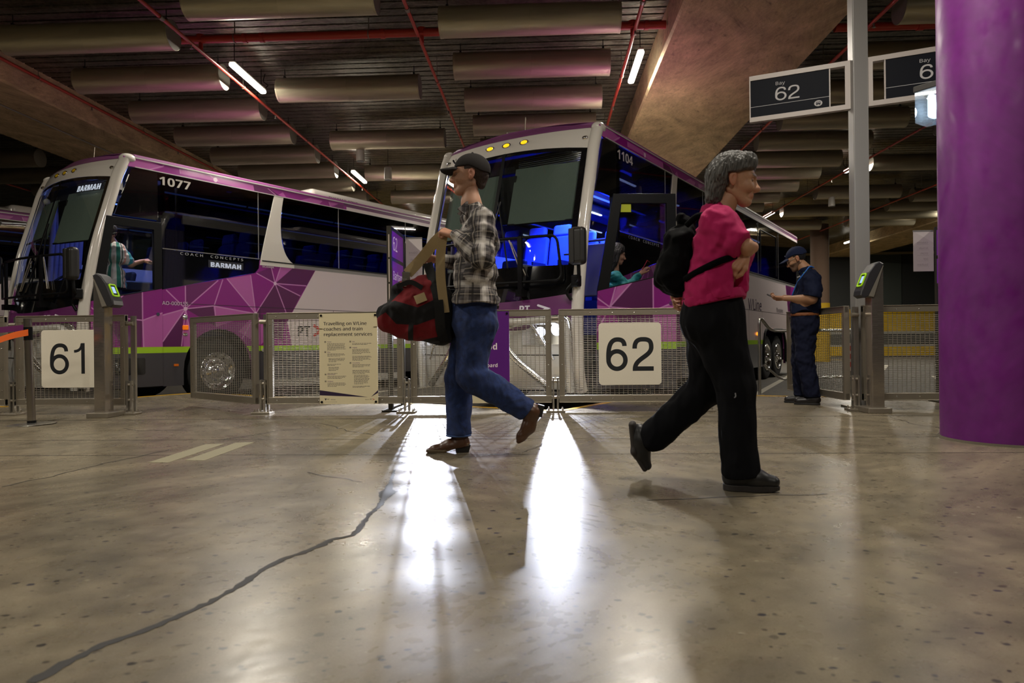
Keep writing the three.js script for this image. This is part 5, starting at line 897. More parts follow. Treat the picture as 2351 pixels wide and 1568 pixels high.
function headGeo(female, T, skin, o = {}) {
  const { P, ears } = headPrims(female), core = field(P, 0.018), ef = field(ears, 0.008), f = (x, y, z) => {
    let d = core(x, y, z);
    for (const s of [1, -1]) { const X = x - 0.094, Y = y - 0.010, Z = z - s * 0.031, e = Math.sqrt(X * X + Y * Y * 1.6 + Z * Z * 0.7) - 0.017; const h = Math.max(0, 0.012 - Math.abs(d + e)) / 0.012; d = Math.max(d, -e) + h * h * 0.003; }
    const m = Math.sqrt((x - 0.1) ** 2 + ((y + 0.0612) * 3) ** 2 + (z * 0.45) ** 2) - 0.0085; d = Math.max(d, -m);
    const e2 = ef(x, y, z), h = Math.max(0, 0.012 - Math.abs(d - e2)) / 0.012; d = Math.min(d, e2) - h * h * 0.003;
    for (const s of [1, -1]) { const c = Math.sqrt(((x + 0.008) / 1.1) ** 2 + ((y - 0.006) / 1.7) ** 2 + ((z - s * 0.088) * 1.3) ** 2) - 0.0085; d = Math.max(d, -c); }
    return d;
  };
  const g = net(f, [[-0.125, -0.125, -0.1], [0.14, 0.14, 0.1]], 0.0042);
  paintG(g, (x, y, z) => {
    let c = skin.slice(), mix = (b, k) => { c = c.map((v, i) => v * (1 - k) + b[i] * k); };
    const az = Math.abs(z);
    if (x > 0.078 && y < -0.049 && y > -0.075 && az < 0.024) mix(o.lip ?? [skin[0] * 0.9, skin[1] * 0.6, skin[2] * 0.6], 0.55);
    const nz = Math.exp(-(((x - 0.112) / 0.02) ** 2 + ((y + 0.026) / 0.018) ** 2 + (z / 0.022) ** 2)); mix([skin[0] * 1.05, skin[1] * 0.72, skin[2] * 0.7], nz * 0.5);
    if (y > 0.028 && y < 0.042 && x > 0.055 && az > 0.012 && az < 0.052) mix(o.brow ?? [0.06, 0.035, 0.02], 0.85);
    if (az > 0.07 && x < 0.01 && x > -0.04 && y < 0.04 && y > -0.04) mix([skin[0] * 1.05, skin[1] * 0.72, skin[2] * 0.7], 0.6);
    if (o.stubble && y < -0.03 && x > -0.02 && (y < -0.045 || az > 0.025)) mix(o.beard, o.stubble * (0.75 + 0.25 * n3(x * 300, y * 300, z * 300)));
    const k = 1 + 0.05 * n3(x * 60, y * 60, z * 60); return c.map((v) => v * k);
  });
  return g.applyMatrix4(T);
}
function hairGeo(T, keep, thick = 0.014, strand = 0.004, extra = []) {                   // keep > 0 where there is no hair
  const P = [ell([-0.014, 0.047, 0], [0.098 + thick, 0.082 + thick, 0.075 + thick]), ...extra];
  const core = field(P, 0.03, [], (x, y, z) => strand * 0.6 * n3(x * 60, y * 12, z * 60) + strand * 0.5 * n3(x * 110, y * 16, z * 110)), f = (x, y, z) => { const d = core(x, y, z), e = keep(x, y, z), h = Math.max(0, 0.03 - Math.abs(d - e)) / 0.03; return Math.max(d, e) + h * h * 0.0075; };
  const g = net(f, boxOf(P, 0.02), 0.0045); return g.applyMatrix4(T);
}
function capParts(T, parent, m, m2) {
  const dome = field([ell([-0.018, 0.046, 0], [0.112, 0.098, 0.09])], 0.01, [(x, y) => 0.05 - y + 0.4 * (x < 0 ? x : 0)]);
  part('cap', net(dome, [[-0.14, 0.02, -0.11], [0.12, 0.16, 0.11]], 0.006).applyMatrix4(T), m, parent);
  const brim = (x, y, z) => { const Y = y - 0.052 + z * z * 4.2 + 0.2 * Math.max(0, x - 0.1), X = (x - 0.095) / 0.085, Z = z / 0.08; const k = Math.sqrt(X * X + Z * Z); return Math.max(Math.abs(Y) - 0.0045, (k - 1) * 0.07, 0.075 - x); };
  part('cap_brim', net(brim, [[0.06, -0.01, -0.1], [0.21, 0.08, 0.1]], 0.0045).applyMatrix4(T), m2 ?? m, parent);
  part('cap_button', sph(-0.018, 0.145, 0, 0.008, 8).applyMatrix4(T), m, parent);
}
function eyes(T, parent, m, skin = [0.4, 0.22, 0.14]) {
  const lidM = plain(0xffffff, 0.6); lidM.color.setRGB(skin[0] * 0.85, skin[1] * 0.78, skin[2] * 0.75);
  for (const s of [1, -1]) { const e = part('eye', sph(0.0725, 0.010, s * 0.031, 0.0115, 14).applyMatrix4(T), m, parent); part('iris', sph(0.0785, 0.009, s * 0.0318, 0.0062, 10).applyMatrix4(T), M.black, e); part('eyelid', [new THREE.SphereGeometry(0.0126, 16, 10, 0, 6.283, 0, 1.5).rotateZ(-0.3).translate(0.0722, 0.0105, s * 0.031), new THREE.SphereGeometry(0.0124, 16, 8, 0, 6.283, 0, 1.15).rotateZ(Math.PI + 0.25).translate(0.0722, 0.0095, s * 0.031)].map((g) => g.applyMatrix4(T)), lidM, e); }
}
function handPrims(w, d, n, side, curl, L = 1) {
  const D = V(...d).normalize(), N = V(...n); N.addScaledVector(D, -N.dot(D)).normalize(); const S = D.clone().cross(N).multiplyScalar(side), W = V(...w), at = (a, b, c) => W.clone().addScaledVector(D, a * L).addScaledVector(S, b * L).addScaledVector(N, c * L), A = (v) => [v.x, v.y, v.z];
  const P = [cap3(A(at(-0.05, 0, 0)), A(at(0.01, 0, 0)), 0.027, 0.025)];
  [[-0.028, 0.072, 0.0085], [-0.0095, 0.08, 0.009], [0.0095, 0.074, 0.0085], [0.027, 0.058, 0.0075]].forEach(([o, len, r], i) => {
    const K = at(0.082 - 0.004 * Math.abs(i - 1), o, 0); P.push(cap3(A(at(0.012, o * 0.6, 0)), A(K), 0.0165, 0.0125));
    let p = K, ang = 0; [0.46, 0.3, 0.24].forEach((q, k) => { ang += curl[k] * (1 + 0.08 * i); const dir = D.clone().multiplyScalar(Math.cos(ang)).addScaledVector(N, Math.sin(ang)), e = p.clone().addScaledVector(dir, len * q * L * 1.05); P.push(cap3(A(p), A(e), r * (1.08 - k * 0.1), r * (1 - k * 0.1))); p = e; });
  });
  const t0 = at(0.018, -0.022, 0.006), t1 = at(0.05, -0.045, 0.016), t2 = at(0.078, -0.044, 0.032), t3 = at(0.097, -0.034, 0.046); P.push(cap3(A(t0), A(t1), 0.016, 0.0125), cap3(A(t1), A(t2), 0.0115, 0.0105), cap3(A(t2), A(t3), 0.0105, 0.0085));
  return P;
}
const handGeo = (P, c) => paintG(net(field(P, 0.007), boxOf(P, 0.012), 0.0036), (x, y, z) => { const k = 1 + 0.06 * n3(x * 80, y * 80, z * 80); return c.map((v, i) => v * k * (i ? 0.95 : 1.02)); });
const folds = (a, fx = 7, fy = 11) => (x, y, z) => a * n3(x * fx, y * fy, z * fx) + a * 0.45 * n3(x * fx * 2.3 + 7, y * fy * 1.7, z * fx * 2.3);
const HT4 = (p, yaw, pitch, roll = 0, s = 1) => new THREE.Matrix4().compose(V(...p), new THREE.Quaternion().setFromEuler(new THREE.Euler(roll, yaw, pitch, 'YZX')), V(s, s, s));
function figure(label, [x, y, z]) { const t = thing('person', label, 'person', [x, y, z], Math.atan2(-x, -z)); t.userData.skinMat = std({ color: 0xffffff, vertexColors: true, roughness: 0.55 }); return t; }
const finish = (t) => { delete t.userData.skinMat; return t; };
const eyeM = std({ color: 0x9a8f86, roughness: 0.25 });
const box8 = (pts, t) => ext(pts, t);

// ---- man in the checked shirt, striding left with a holdall
{
  const skin = [0.46, 0.245, 0.155], t = figure('walking man in a checked shirt, blue jeans, brown boots and dark cap', [-0.496, 0, -4.373]);
  const T = HT4([0.026, 1.782, 0.0], Math.PI, 0.02, 0, 1.05), Li = [0.099, 1.229, 0.27], Lw = [-0.074, 1.38, 0.16], Ri = [-0.009, 1.253, -0.25], Rw = [-0.193, 1.272, -0.18];
  const limbs = [cap3([0.028, 1.74, 0], [0.037, 1.604, 0], 0.05, 0.056), cap3([0.037, 1.604, 0], [0.054, 1.533, 0], 0.056, 0.07), cap3([0.085, 1.531, -0.15], [0.08, 1.478, 0.15], 0.055), cap3([0.078, 1.359, -0.08], [0.076, 1.336, 0.08], 0.1), cap3([0.061, 1.126, -0.07], [0.059, 1.113, 0.07], 0.1), cap3([0.049, 0.924, -0.08], [0.048, 0.917, 0.08], 0.105),
    cap3([0.107, 1.459, 0.18], Li, 0.05, 0.042), cap3(Li, Lw, 0.042, 0.03), cap3([0.068, 1.521, -0.18], Ri, 0.05, 0.042), cap3(Ri, Rw, 0.042, 0.03),
    cap3([0.05, 0.846, 0.1], [0.025, 0.504, 0.1], 0.085, 0.06), cap3([0.025, 0.504, 0.1], [0.362, 0.297, 0.1], 0.058, 0.042), cap3([0.029, 0.852, -0.09], [-0.052, 0.494, -0.09], 0.085, 0.06), cap3([-0.052, 0.494, -0.09], [-0.058, 0.096, -0.09], 0.058, 0.042)];
  const hl = handPrims([-0.08, 1.384, 0.155], [-0.8, 0.35, -0.35], [-0.2, -0.75, -0.6], 1, [1.1, 1.4, 0.9]), hr = handPrims([-0.199, 1.272, -0.18], [-0.95, 0.12, 0.1], [0.05, -0.8, 0.55], -1, [0.9, 1.2, 0.7]);
  part('body', [paintG(net(field(limbs, 0.05), boxOf(limbs, 0.03), 0.014), () => skin), headGeo(false, T, skin, { stubble: 0.28, beard: [0.12, 0.075, 0.05] }), handGeo(hl, skin), handGeo(hr, skin)], t.userData.skinMat, t);
  eyes(T, t, eyeM, skin);
  part('hair', hairGeo(T, (x, y, z) => Math.max(x - 0.02 - (y > 0.02 ? 0.02 : 0), y - 0.075, -(y + 0.07 - 0.5 * (x + 0.06)), (Math.abs(z) > 0.066 && x > -0.035 && y < 0.03) ? 0.01 : -1), 0.007, 0.004, [cap3([-0.072, -0.005, 0], [-0.058, -0.065, 0], 0.042, 0.034)]), std({ color: new THREE.Color(0.028, 0.014, 0.009), roughness: 0.7 }), t);
  const capM = phy({ specularIntensity: 0.3, color: new THREE.Color(0.022, 0.019, 0.018), roughness: 0.85, bumpMap: rep(weave, 30, 30), bumpScale: 0.0004 });
  capParts(T, t, capM);
  part('cap_badge', [bx(0.002, 0.008, 0.04, 0, 0.012, 0), bx(0.002, 0.006, 0.03, 0, -0.006, 0.004)].map((g) => g.rotateZ(0.5).translate(0.088, 0.098, 0.02).applyMatrix4(T)), plain(0xcac6be, 0.6), t);
  part('glasses_on_cap', tube([[-0.06, 0.075, 0.092], [0.03, 0.088, 0.088], [0.085, 0.092, 0.045], [0.098, 0.096, 0]].map((p) => V(...p).applyMatrix4(T).toArray()), 0.006, 20, 8), M.black, t);
  const sh = [cap3([0.092, 1.537, -0.17], [0.085, 1.477, 0.17], 0.07), cap3([0.037, 1.587, 0], [0.054, 1.533, 0], 0.066, 0.09), cap3([0.079, 1.367, -0.1], [0.075, 1.339, 0.1], 0.133), cap3([0.061, 1.172, -0.1], [0.058, 1.152, 0.1], 0.137), cap3([0.055, 0.968, -0.1], [0.053, 0.958, 0.1], 0.152),
    cap3([0.115, 1.452, 0.19], Li, 0.074, 0.064), cap3(Li, [-0.052, 1.363, 0.18], 0.06, 0.046), cap3([0.068, 1.517, -0.19], Ri, 0.07, 0.062), cap3(Ri, [-0.169, 1.27, -0.19], 0.058, 0.045)];
  const plaid = canvasTex(512, 512, (c, W) => {
    c.fillStyle = '#454041'; c.fillRect(0, 0, W, W); const band = (p, w, f, v) => { c.fillStyle = f; v ? c.fillRect(p * W, 0, w * W, W) : c.fillRect(0, p * W, W, w * W); };
    for (const v of [0, 1]) { band(0.08, 0.22, 'rgba(212,204,196,0.55)', v); band(0.13, 0.10, 'rgba(228,222,212,0.45)', v); band(0.44, 0.16, 'rgba(30,26,26,0.6)', v); band(0.5, 0.035, 'rgba(210,196,176,0.5)', v); band(0.72, 0.1, 'rgba(190,180,172,0.42)', v); band(0.88, 0.05, 'rgba(25,22,22,0.55)', v); band(0.355, 0.025, 'rgba(205,190,170,0.4)', v); }
    for (let i = 0; i < 9000; i++) { c.fillStyle = rnd() > 0.5 ? 'rgba(255,245,225,0.05)' : 'rgba(0,0,0,0.06)'; c.fillRect(rnd() * W, rnd() * W, rr(1, 6), rr(1, 6)); }
  });
  const hem = 0.966;
  const shirt = net(field(sh, 0.05, [(x, y, z) => hem - y + 0.016 * Math.sin(x * 16) + 0.01 * Math.sin(z * 20) - 0.1 * x], folds(0.011)), boxOf(sh, 0.03), 0.0105);
  part('shirt', wrapUV(shirt, [{ a: [0.06, 0.92, 0], b: [0.071, 1.547, 0], r: 0.17 }, { a: [0.115, 1.452, 0.19], b: [0.096, 1.169, 0.285], r: 0.072, o: 0.03 }, { a: [0.062, 1.264, 0.25], b: Lw, r: 0.05, o: 0.06 }, { a: [0.068, 1.517, -0.19], b: Ri, r: 0.064 }, { a: Ri, b: Rw, r: 0.052 }]), std({ map: rep(plaid, 5.2, 5.2), roughness: 0.92, bumpMap: rep(weave, 30, 30), bumpScale: 0.0005 }), t);
  const collar = (s) => ext([[-0.06, 0.0], [0.02, -0.055], [0.075, -0.02], [0.06, 0.045], [0.0, 0.05]], 0.008, 0.002).rotateY(s * 0.35).translate(0.0, 1.555, s * 0.062 - 0.004);
  part('collar', [collar(1), collar(-1)].map((g) => g.translate(0.005, 0.005, 0)), std({ map: rep(plaid, 5, 5), roughness: 0.92 }), t);
  const denim = noiseTex(256, (u, v) => { const k = 0.5 + 0.16 * fbm(u, v, 9, 130) + 0.12 * n2(u * 160, v * 160); return [0.20 * k + 0.03, 0.34 * k + 0.03, 0.68 * k + 0.04]; }, true);
  const jn = [cap3([0.049, 0.967, -0.07], [0.048, 0.959, 0.07], 0.135), cap3([0.055, 0.851, -0.08], [0.053, 0.847, 0.08], 0.142), cap3([0.059, 0.846, 0.09], [0.022, 0.52, 0.1], 0.128, 0.09), cap3([0.031, 0.509, 0.1], [0.356, 0.295, 0.1], 0.104, 0.074), cap3([0.032, 0.851, -0.08], [-0.055, 0.494, -0.09], 0.125, 0.088), cap3([-0.055, 0.494, -0.09], [-0.061, 0.105, -0.09], 0.086, 0.079)];
  const hemD = V(0.79, -0.61, 0), hc = [0.382, 0.278, 0.1];
  const jeans = net(field(jn, 0.035, [(x, y, z) => (z < 0.01 ? 0.111 - y : -1), (x, y, z) => (z > 0 ? (x - hc[0]) * hemD.x + (y - hc[1]) * hemD.y : -1), (x, y) => y - 1.006], folds(0.008, 9, 7)), boxOf(jn, 0.03), 0.011);
  part('jeans', wrapUV(jeans, [{ a: [0.054, 0.849, 0], b: [0.048, 1.006, 0], r: 0.16 }, { a: [0.059, 0.846, 0.09], b: [0.022, 0.52, 0.1], r: 0.11 }, { a: [0.031, 0.509, 0.1], b: [0.356, 0.295, 0.1], r: 0.085 }, { a: [0.032, 0.851, -0.08], b: [-0.055, 0.494, -0.09], r: 0.11 }, { a: [-0.055, 0.494, -0.09], b: [-0.061, 0.105, -0.09], r: 0.08 }]), std({ map: rep(denim, 2.2, 2.2), roughness: 0.9, bumpMap: rep(weave, 40, 40), bumpScale: 0.0006 }), t);
  part('jeans_hem', new THREE.TorusGeometry(0.078, 0.006, 8, 30).rotateX(Math.PI / 2).translate(...[-0.061, 0.11, -0.09]), std({ color: new THREE.Color(0.045, 0.085, 0.22), roughness: 0.9 }), t);
  const bootM = std({ color: new THREE.Color(0.085, 0.036, 0.017), roughness: 0.62, roughnessMap: roughNoise }), soleM = plain(0x171210, 0.6);
  const b1 = [cap3([-0.055, 0.154, -0.09], [-0.044, 0.058, -0.09], 0.05, 0.048), cap3([-0.038, 0.047, -0.09], [-0.119, 0.041, -0.09], 0.046, 0.044), cap3([-0.119, 0.038, -0.09], [-0.218, 0.015, -0.09], 0.043, 0.03), cap3([-0.218, 0.015, -0.09], [-0.262, 0.006, -0.09], 0.03, 0.014)];
  const boot = part('boot', net(field(b1, 0.03, [(x, y) => 0.018 + Math.max(0, x + 0.12) * 0.2 - y]), boxOf(b1, 0.02), 0.007), bootM, t);
  const f0 = [-0.044, -0.015, -0.09];
  part('boot_heel', ext([[f0[0] - 0.032, 0.0], [f0[0] + 0.045, 0.0], [f0[0] + 0.058, 0.046], [f0[0] - 0.04, 0.046]], 0.072, 0.003).translate(0, 0, -0.126), soleM, boot);
  part('boot_sole', ext([[-0.272, 0.012], [-0.25, 0.006], [-0.16, 0.004], [-0.075, 0.036], [0.0, 0.046], [0.0, 0.056], [-0.08, 0.045], [-0.16, 0.015], [-0.27, 0.02]], 0.078, 0.004).translate(0, 0, -0.129), plain(0x6a5a44, 0.7), boot);
  const b2 = [cap3([0.365, 0.292, 0.1], [0.409, 0.275, 0.1], 0.05, 0.05), cap3([0.409, 0.275, 0.1], [0.382, 0.178, 0.1], 0.046, 0.042), cap3([0.382, 0.178, 0.1], [0.337, 0.119, 0.1], 0.04, 0.028), cap3([0.337, 0.119, 0.1], [0.318, 0.089, 0.1], 0.028, 0.014)];
  const boot2 = part('boot', net(field(b2, 0.03), boxOf(b2, 0.02), 0.007), bootM, t), h2 = [0.454, 0.281, 0.1];
  part('boot_heel', bx(0.04, 0.075, 0.07, 0, 0, 0).rotateZ(-0.25).translate(h2[0], h2[1], 0.1), soleM, boot2);
  finish(t);
  // holdall: striped body, webbing, tan shoulder strap doubled over the fists
  const bag = thing('holdall', 'red and black striped holdall with tan webbing straps', 'bag', t.position.toArray(), t.rotation.y);
  const bp = [cap3([-0.495, 0.87, -0.02], [-0.215, 0.83, -0.02], 0.085, 0.13, 1.2), cap3([-0.401, 0.955, -0.02], [-0.215, 0.964, -0.02], 0.11, 0.135, 1.1), cap3([-0.415, 1.058, -0.02], [-0.286, 1.058, -0.02], 0.055, 0.09), cap3([-0.215, 0.864, -0.02], [-0.146, 0.801, -0.02], 0.12, 0.07)];
  const stripes = canvasTex(512, 512, (c, W, H) => {
    c.fillStyle = '#7c0714'; c.fillRect(0, 0, W, H); c.fillStyle = '#100f12';
    const q = (p) => { c.beginPath(); p.forEach(([x, y]) => c.lineTo(x * W, y * H)); c.fill(); };
    q([[0, 0.44], [0.3, 0.36], [0.62, 0.46], [1, 0.28], [1, 0.56], [0.6, 0.7], [0.32, 0.68], [0.18, 0.52], [0, 0.62]]); q([[0.2, 0.1], [0.32, 0.02], [0.42, 0.2], [0.22, 0.4], [0.1, 0.46]]); q([[0, 0.96], [0.35, 1.0], [0.7, 0.9], [1, 0.84], [1, 1], [0, 1]]); q([[0.5, 0.62], [0.57, 0.62], [0.53, 1], [0.46, 1]]); q([[0.84, 0], [1, 0], [1, 1], [0.92, 1]]);
    for (let i = 0; i < 4000; i++) { c.fillStyle = 'rgba(0,0,0,0.07)'; c.fillRect(rnd() * W, rnd() * H, 2, 6); }
  });
  stripes.wrapS = stripes.wrapT = THREE.ClampToEdgeWrapping;
  const bg = net(field(bp, 0.06, [], folds(0.016, 6, 7)), boxOf(bp, 0.04), 0.011), lo = [-0.59, 0.692, 0], hi = [-0.128, 1.148, 0], uvs = []; for (let i = 0; i < bg.attributes.position.count; i++) uvs.push((bg.attributes.position.getX(i) - lo[0]) / (hi[0] - lo[0]), (bg.attributes.position.getY(i) - lo[1]) / (hi[1] - lo[1])); bg.setAttribute('uv', new THREE.Float32BufferAttribute(uvs, 2));
  part('bag_body', bg, std({ map: stripes, roughness: 0.85, bumpMap: rep(weave, 30, 30), bumpScale: 0.0006 }), bag);
  const strapM = std({ color: new THREE.Color(0.38, 0.28, 0.14), roughness: 0.8, bumpMap: rep(weave, 4, 30), bumpScale: 0.0008 });
  const ribbon3 = (pts, w, n) => { const c = new THREE.CatmullRomCurve3(pts.map((p) => V(...p))), pos = [], N = V(...n).normalize(), K = 24, th = 0.003; const ring = []; for (let i = 0; i <= K; i++) { const p = c.getPoint(i / K), d = c.getTangent(i / K), s = d.clone().cross(N).normalize(), m = s.clone().cross(d).normalize(); ring.push([[-1, -1], [1, -1], [1, 1], [-1, 1]].map(([a, b]) => p.clone().addScaledVector(s, a * w / 2).addScaledVector(m, b * th / 2))); } for (let i = 0; i < K; i++) for (let k = 0; k < 4; k++) { const a = ring[i][k], b = ring[i][(k + 1) % 4], e = ring[i + 1][k], f = ring[i + 1][(k + 1) % 4]; for (const q of [a, b, e, b, f, e]) pos.push(q.x, q.y, q.z); } const g = new THREE.BufferGeometry(); g.setAttribute('position', new THREE.Float32BufferAttribute(pos, 3)); g.computeVertexNormals(); return g; };
  part('strap', ribbon3([[-0.125, 1.41, 0.11], [-0.187, 1.356, 0.1], [-0.284, 1.254, 0.02], [-0.374, 1.158, 0.02]], 0.068, [0.1, 0.1, 1]), strapM, bag);
  part('strap', ribbon3([[-0.141, 1.39, 0.13], [-0.158, 1.275, 0.12], [-0.16, 1.136, 0.13], [-0.147, 0.997, 0.13], [-0.136, 0.904, 0.12]], 0.058, [0.2, 0, 1]), strapM, bag);
  part('buckle', [rbx(0.05, 0.06, 0.012, 0.004, ...[-0.382, 1.14, 0.03]), rbx(0.03, 0.05, 0.012, 0.004, ...[-0.392, 1.098, 0.05])], M.steelBright, bag);
  part('side_pocket', ribbon3([[-0.296, 1.02, 0.125], [-0.276, 0.969, 0.14]], 0.07, [0, 0, 1]), strapM, bag);
  part('webbing', ribbon3([[-0.246, 1.225, 0.03], [-0.211, 1.114, 0.06], [-0.174, 0.969, 0.14], [-0.163, 0.804, 0.13], [-0.143, 0.721, 0.06]], 0.06, [0.2, 0, 1]), M.blackMatt, bag);
  part('webbing', ribbon3([[-0.434, 1.071, 0.08], [-0.349, 1.098, 0.09], [-0.276, 1.061, 0.1]], 0.03, [0, 0, 1]), M.blackMatt, bag);
}
// ---- woman in the magenta top, striding right with a rucksack
{
  const skin = [0.47, 0.25, 0.145], t = figure('walking woman in a magenta top and black trousers with grey bobbed hair', [0.932, 0, -3.392]);
  const T = HT4([0.008, 1.488, 0.0], 0.06, -0.15, 0, 1.0), Ri = [0.061, 1.145, 0.21], Rw = [0.054, 1.117, 0.17], Li = [-0.211, 1.136, -0.26], Lw = [-0.284, 0.997, -0.22];
  const limbs = [cap3([0.0, 1.45, 0], [-0.044, 1.369, 0], 0.046, 0.05), cap3([-0.039, 1.391, 0], [-0.061, 1.336, 0], 0.05, 0.065), cap3([-0.079, 1.326, -0.13], [-0.074, 1.281, 0.13], 0.05), cap3([-0.067, 1.182, -0.07], [-0.064, 1.163, 0.07], 0.1), cap3([-0.085, 1.026, -0.07], [-0.081, 1.014, 0.07], 0.105), cap3([-0.101, 0.881, -0.08], [-0.096, 0.874, 0.08], 0.11),
    cap3([-0.067, 1.266, 0.16], Ri, 0.038, 0.028), cap3(Ri, Rw, 0.029, 0.025), cap3([-0.087, 1.319, -0.16], Li, 0.046, 0.04), cap3(Li, Lw, 0.04, 0.028),
    cap3([-0.096, 0.842, 0.08], [0.009, 0.48, 0.09], 0.085, 0.06), cap3([0.009, 0.48, 0.09], [0.021, 0.087, 0.09], 0.055, 0.04), cap3([-0.112, 0.848, -0.08], [-0.121, 0.501, -0.09], 0.085, 0.06), cap3([-0.121, 0.501, -0.09], [-0.444, 0.187, -0.09], 0.055, 0.04)];
  const hr = handPrims([0.05, 1.113, 0.165], [-0.62, -0.6, 0.3], [-0.1, -0.6, -0.75], -1, [0.9, 1.3, 0.9]), hl = handPrims([-0.277, 1.005, -0.2], [-0.3, -0.8, 0.2], [0.8, -0.3, 0.3], 1, [0.5, 0.7, 0.5]);
  part('body', [paintG(net(field(limbs, 0.025), boxOf(limbs, 0.03), 0.013), () => skin), headGeo(true, T, skin, { brow: [0.16, 0.11, 0.08] }), handGeo(hr, skin), handGeo(hl, skin)], t.userData.skinMat, t);
  eyes(T, t, eyeM, skin);
  const hairM = std({ color: 0xffffff, vertexColors: true, roughness: 0.62 });
  const hg = hairGeo(T, (x, y, z) => Math.max(x - (y > 0.062 ? 0.088 + 0.25 * (y - 0.062) : y > 0.025 ? -0.01 + (y - 0.025) * 2.4 : -0.026 - (y < -0.03 ? 0.008 : 0)), Math.abs(z) > 0.066 && x > -0.036 && y < 0.03 ? 0.012 : -1), 0.017, 0.006, [ell([-0.012, 0.05, 0], [0.11, 0.093, 0.09]), cap3([-0.075, 0.01, -0.03], [-0.085, -0.085, -0.03], 0.066, 0.045), cap3([-0.075, 0.01, 0.03], [-0.085, -0.085, 0.03], 0.066, 0.045), cap3([0.05, 0.105, -0.04], [0.1, 0.062, -0.03], 0.034, 0.02), cap3([0.05, 0.105, 0.04], [0.1, 0.066, 0.04], 0.034, 0.02)]);
  const Ti = T.clone().invert(), hv = V(0, 0, 0);
  part('hair', paintG(hg, (x, y, z) => { hv.set(x, y, z).applyMatrix4(Ti); const s = 0.5 + 0.5 * n3(hv.x * 55, hv.y * 9, hv.z * 55), q = 0.5 + 0.5 * n3(hv.x * 150, hv.y * 14, hv.z * 150), a = 0.022 + 0.11 * s * q + 0.04 * q; return [a * 1.04, a * 0.97, a * 0.88]; }), hairM, t);   // grey and dark strands mixed
  const knit = std({ color: new THREE.Color(0.40, 0.005, 0.09), roughness: 0.95, bumpMap: rep(weave, 50, 50), bumpScale: 0.0008 });
  const tp = [cap3([-0.077, 1.327, -0.14], [-0.071, 1.28, 0.14], 0.066), cap3([-0.087, 1.336, 0], [-0.048, 1.321, 0], 0.07, 0.06), cap3([-0.063, 1.196, -0.09], [-0.055, 1.171, 0.09], 0.132), cap3([0, 1.136, -0.06], [0, 1.122, 0.06], 0.085), cap3([-0.085, 1.028, -0.09], [-0.081, 1.012, 0.09], 0.138), cap3([-0.094, 0.927, -0.09], [-0.089, 0.916, 0.09], 0.146), cap3([-0.067, 1.262, 0.16], [0.02, 1.173, 0.215], 0.08, 0.062), cap3([-0.087, 1.315, -0.16], [-0.168, 1.203, -0.23], 0.074, 0.062)];
  const slA = V(...[0.02, 1.172, 0.22]), slD = V(0.72, -0.55, 0.4).normalize();
  const topG = net(field(tp, 0.05, [(x, y, z) => 0.906 - y + 0.22 * (x + 0.09) * 0.9 + 0.006 * Math.sin(x * 40), (x, y, z) => (z > 0.12 && x > 0.0 ? (x - slA.x) * slD.x + (y - slA.y) * slD.y + (z - slA.z) * slD.z - 0.03 : -1), (x, y, z) => 0.072 - Math.hypot(x - 0.0, (y - 1.37) * 1.1, z), (x, y, z) => 0.05 - Math.hypot((x - 0.06) * 0.8, (y - 1.31) * 0.6, z * 1.3)], (x, y, z) => 0.007 * n3(x * 8 + y * 5, y * 7 - x * 5, z * 7) + 0.005 * n3(x * 22 + y * 12, y * 14 - x * 8, z * 16)), boxOf(tp, 0.03), 0.0105);
  const topM = part('top', topG, knit, t);
  part('hem_band', (() => { const b = [cap3([-0.096, 0.915, -0.09], [-0.091, 0.905, 0.09], 0.15)]; return net(field(b, 0.02, [(x, y) => 0.893 - y + 0.2 * (x + 0.09), (x, y) => y - 0.943 - 0.2 * (x + 0.09)], folds(0.008, 8, 6)), boxOf(b, 0.02), 0.011); })(), knit, topM);
  const fleece = phy({ specularIntensity: 0.15, color: new THREE.Color(0.0065, 0.0068, 0.0085), roughness: 0.85, bumpMap: rep(weave, 60, 60), bumpScale: 0.0005 });
  const tr = [cap3([-0.101, 0.904, -0.08], [-0.096, 0.895, 0.08], 0.135), cap3([-0.112, 0.814, -0.08], [-0.107, 0.81, 0.08], 0.145), cap3([-0.09, 0.81, 0.075], [0.004, 0.48, 0.09], 0.132, 0.088), cap3([0.004, 0.48, 0.09], [0.017, 0.102, 0.09], 0.085, 0.09), cap3([-0.116, 0.814, -0.075], [-0.121, 0.49, -0.09], 0.13, 0.095), cap3([-0.121, 0.49, -0.09], [-0.412, 0.21, -0.09], 0.092, 0.078)];
  const trG = net(field(tr, 0.035, [(x, y) => y - 0.932, (x, y, z) => (z > 0 ? 0.059 - y + 0.1 * x : -1), (x, y, z) => (z < 0 ? -(x + 0.455) * 0.72 - (y - 0.2) * 0.69 - 0.02 : -1)], folds(0.007, 9, 5)), boxOf(tr, 0.03), 0.0115);
  const trousers = part('trousers', trG, fleece, t);
  part('swoosh_mark', tube([[-0.004, 0.448, 0.185], [0.002, 0.456, 0.186], [0, 0.471, 0.186]], 0.004, 8, 6), plain(0x8d8f94, 0.5), trousers);
  const shoeM = std({ color: new THREE.Color(0.012, 0.012, 0.013), roughness: 0.42 }), soleM = plain(0x2a2522, 0.7);
  const s1 = [cap3([0, 0.081, 0.09], [-0.004, 0.066, 0.09], 0.055, 0.05), cap3([-0.021, 0.059, 0.09], [0.085, 0.055, 0.09], 0.042, 0.042), cap3([0.085, 0.059, 0.09], [0.166, 0.047, 0.09], 0.042, 0.03), cap3([0.032, 0.087, 0.09], [0.096, 0.068, 0.09], 0.038, 0.03)];
  const sf = field(s1, 0.03, [(x, y) => 0.026 - y]); const shoe = part('shoe', net(sf, boxOf(s1, 0.02), 0.006), shoeM, t);
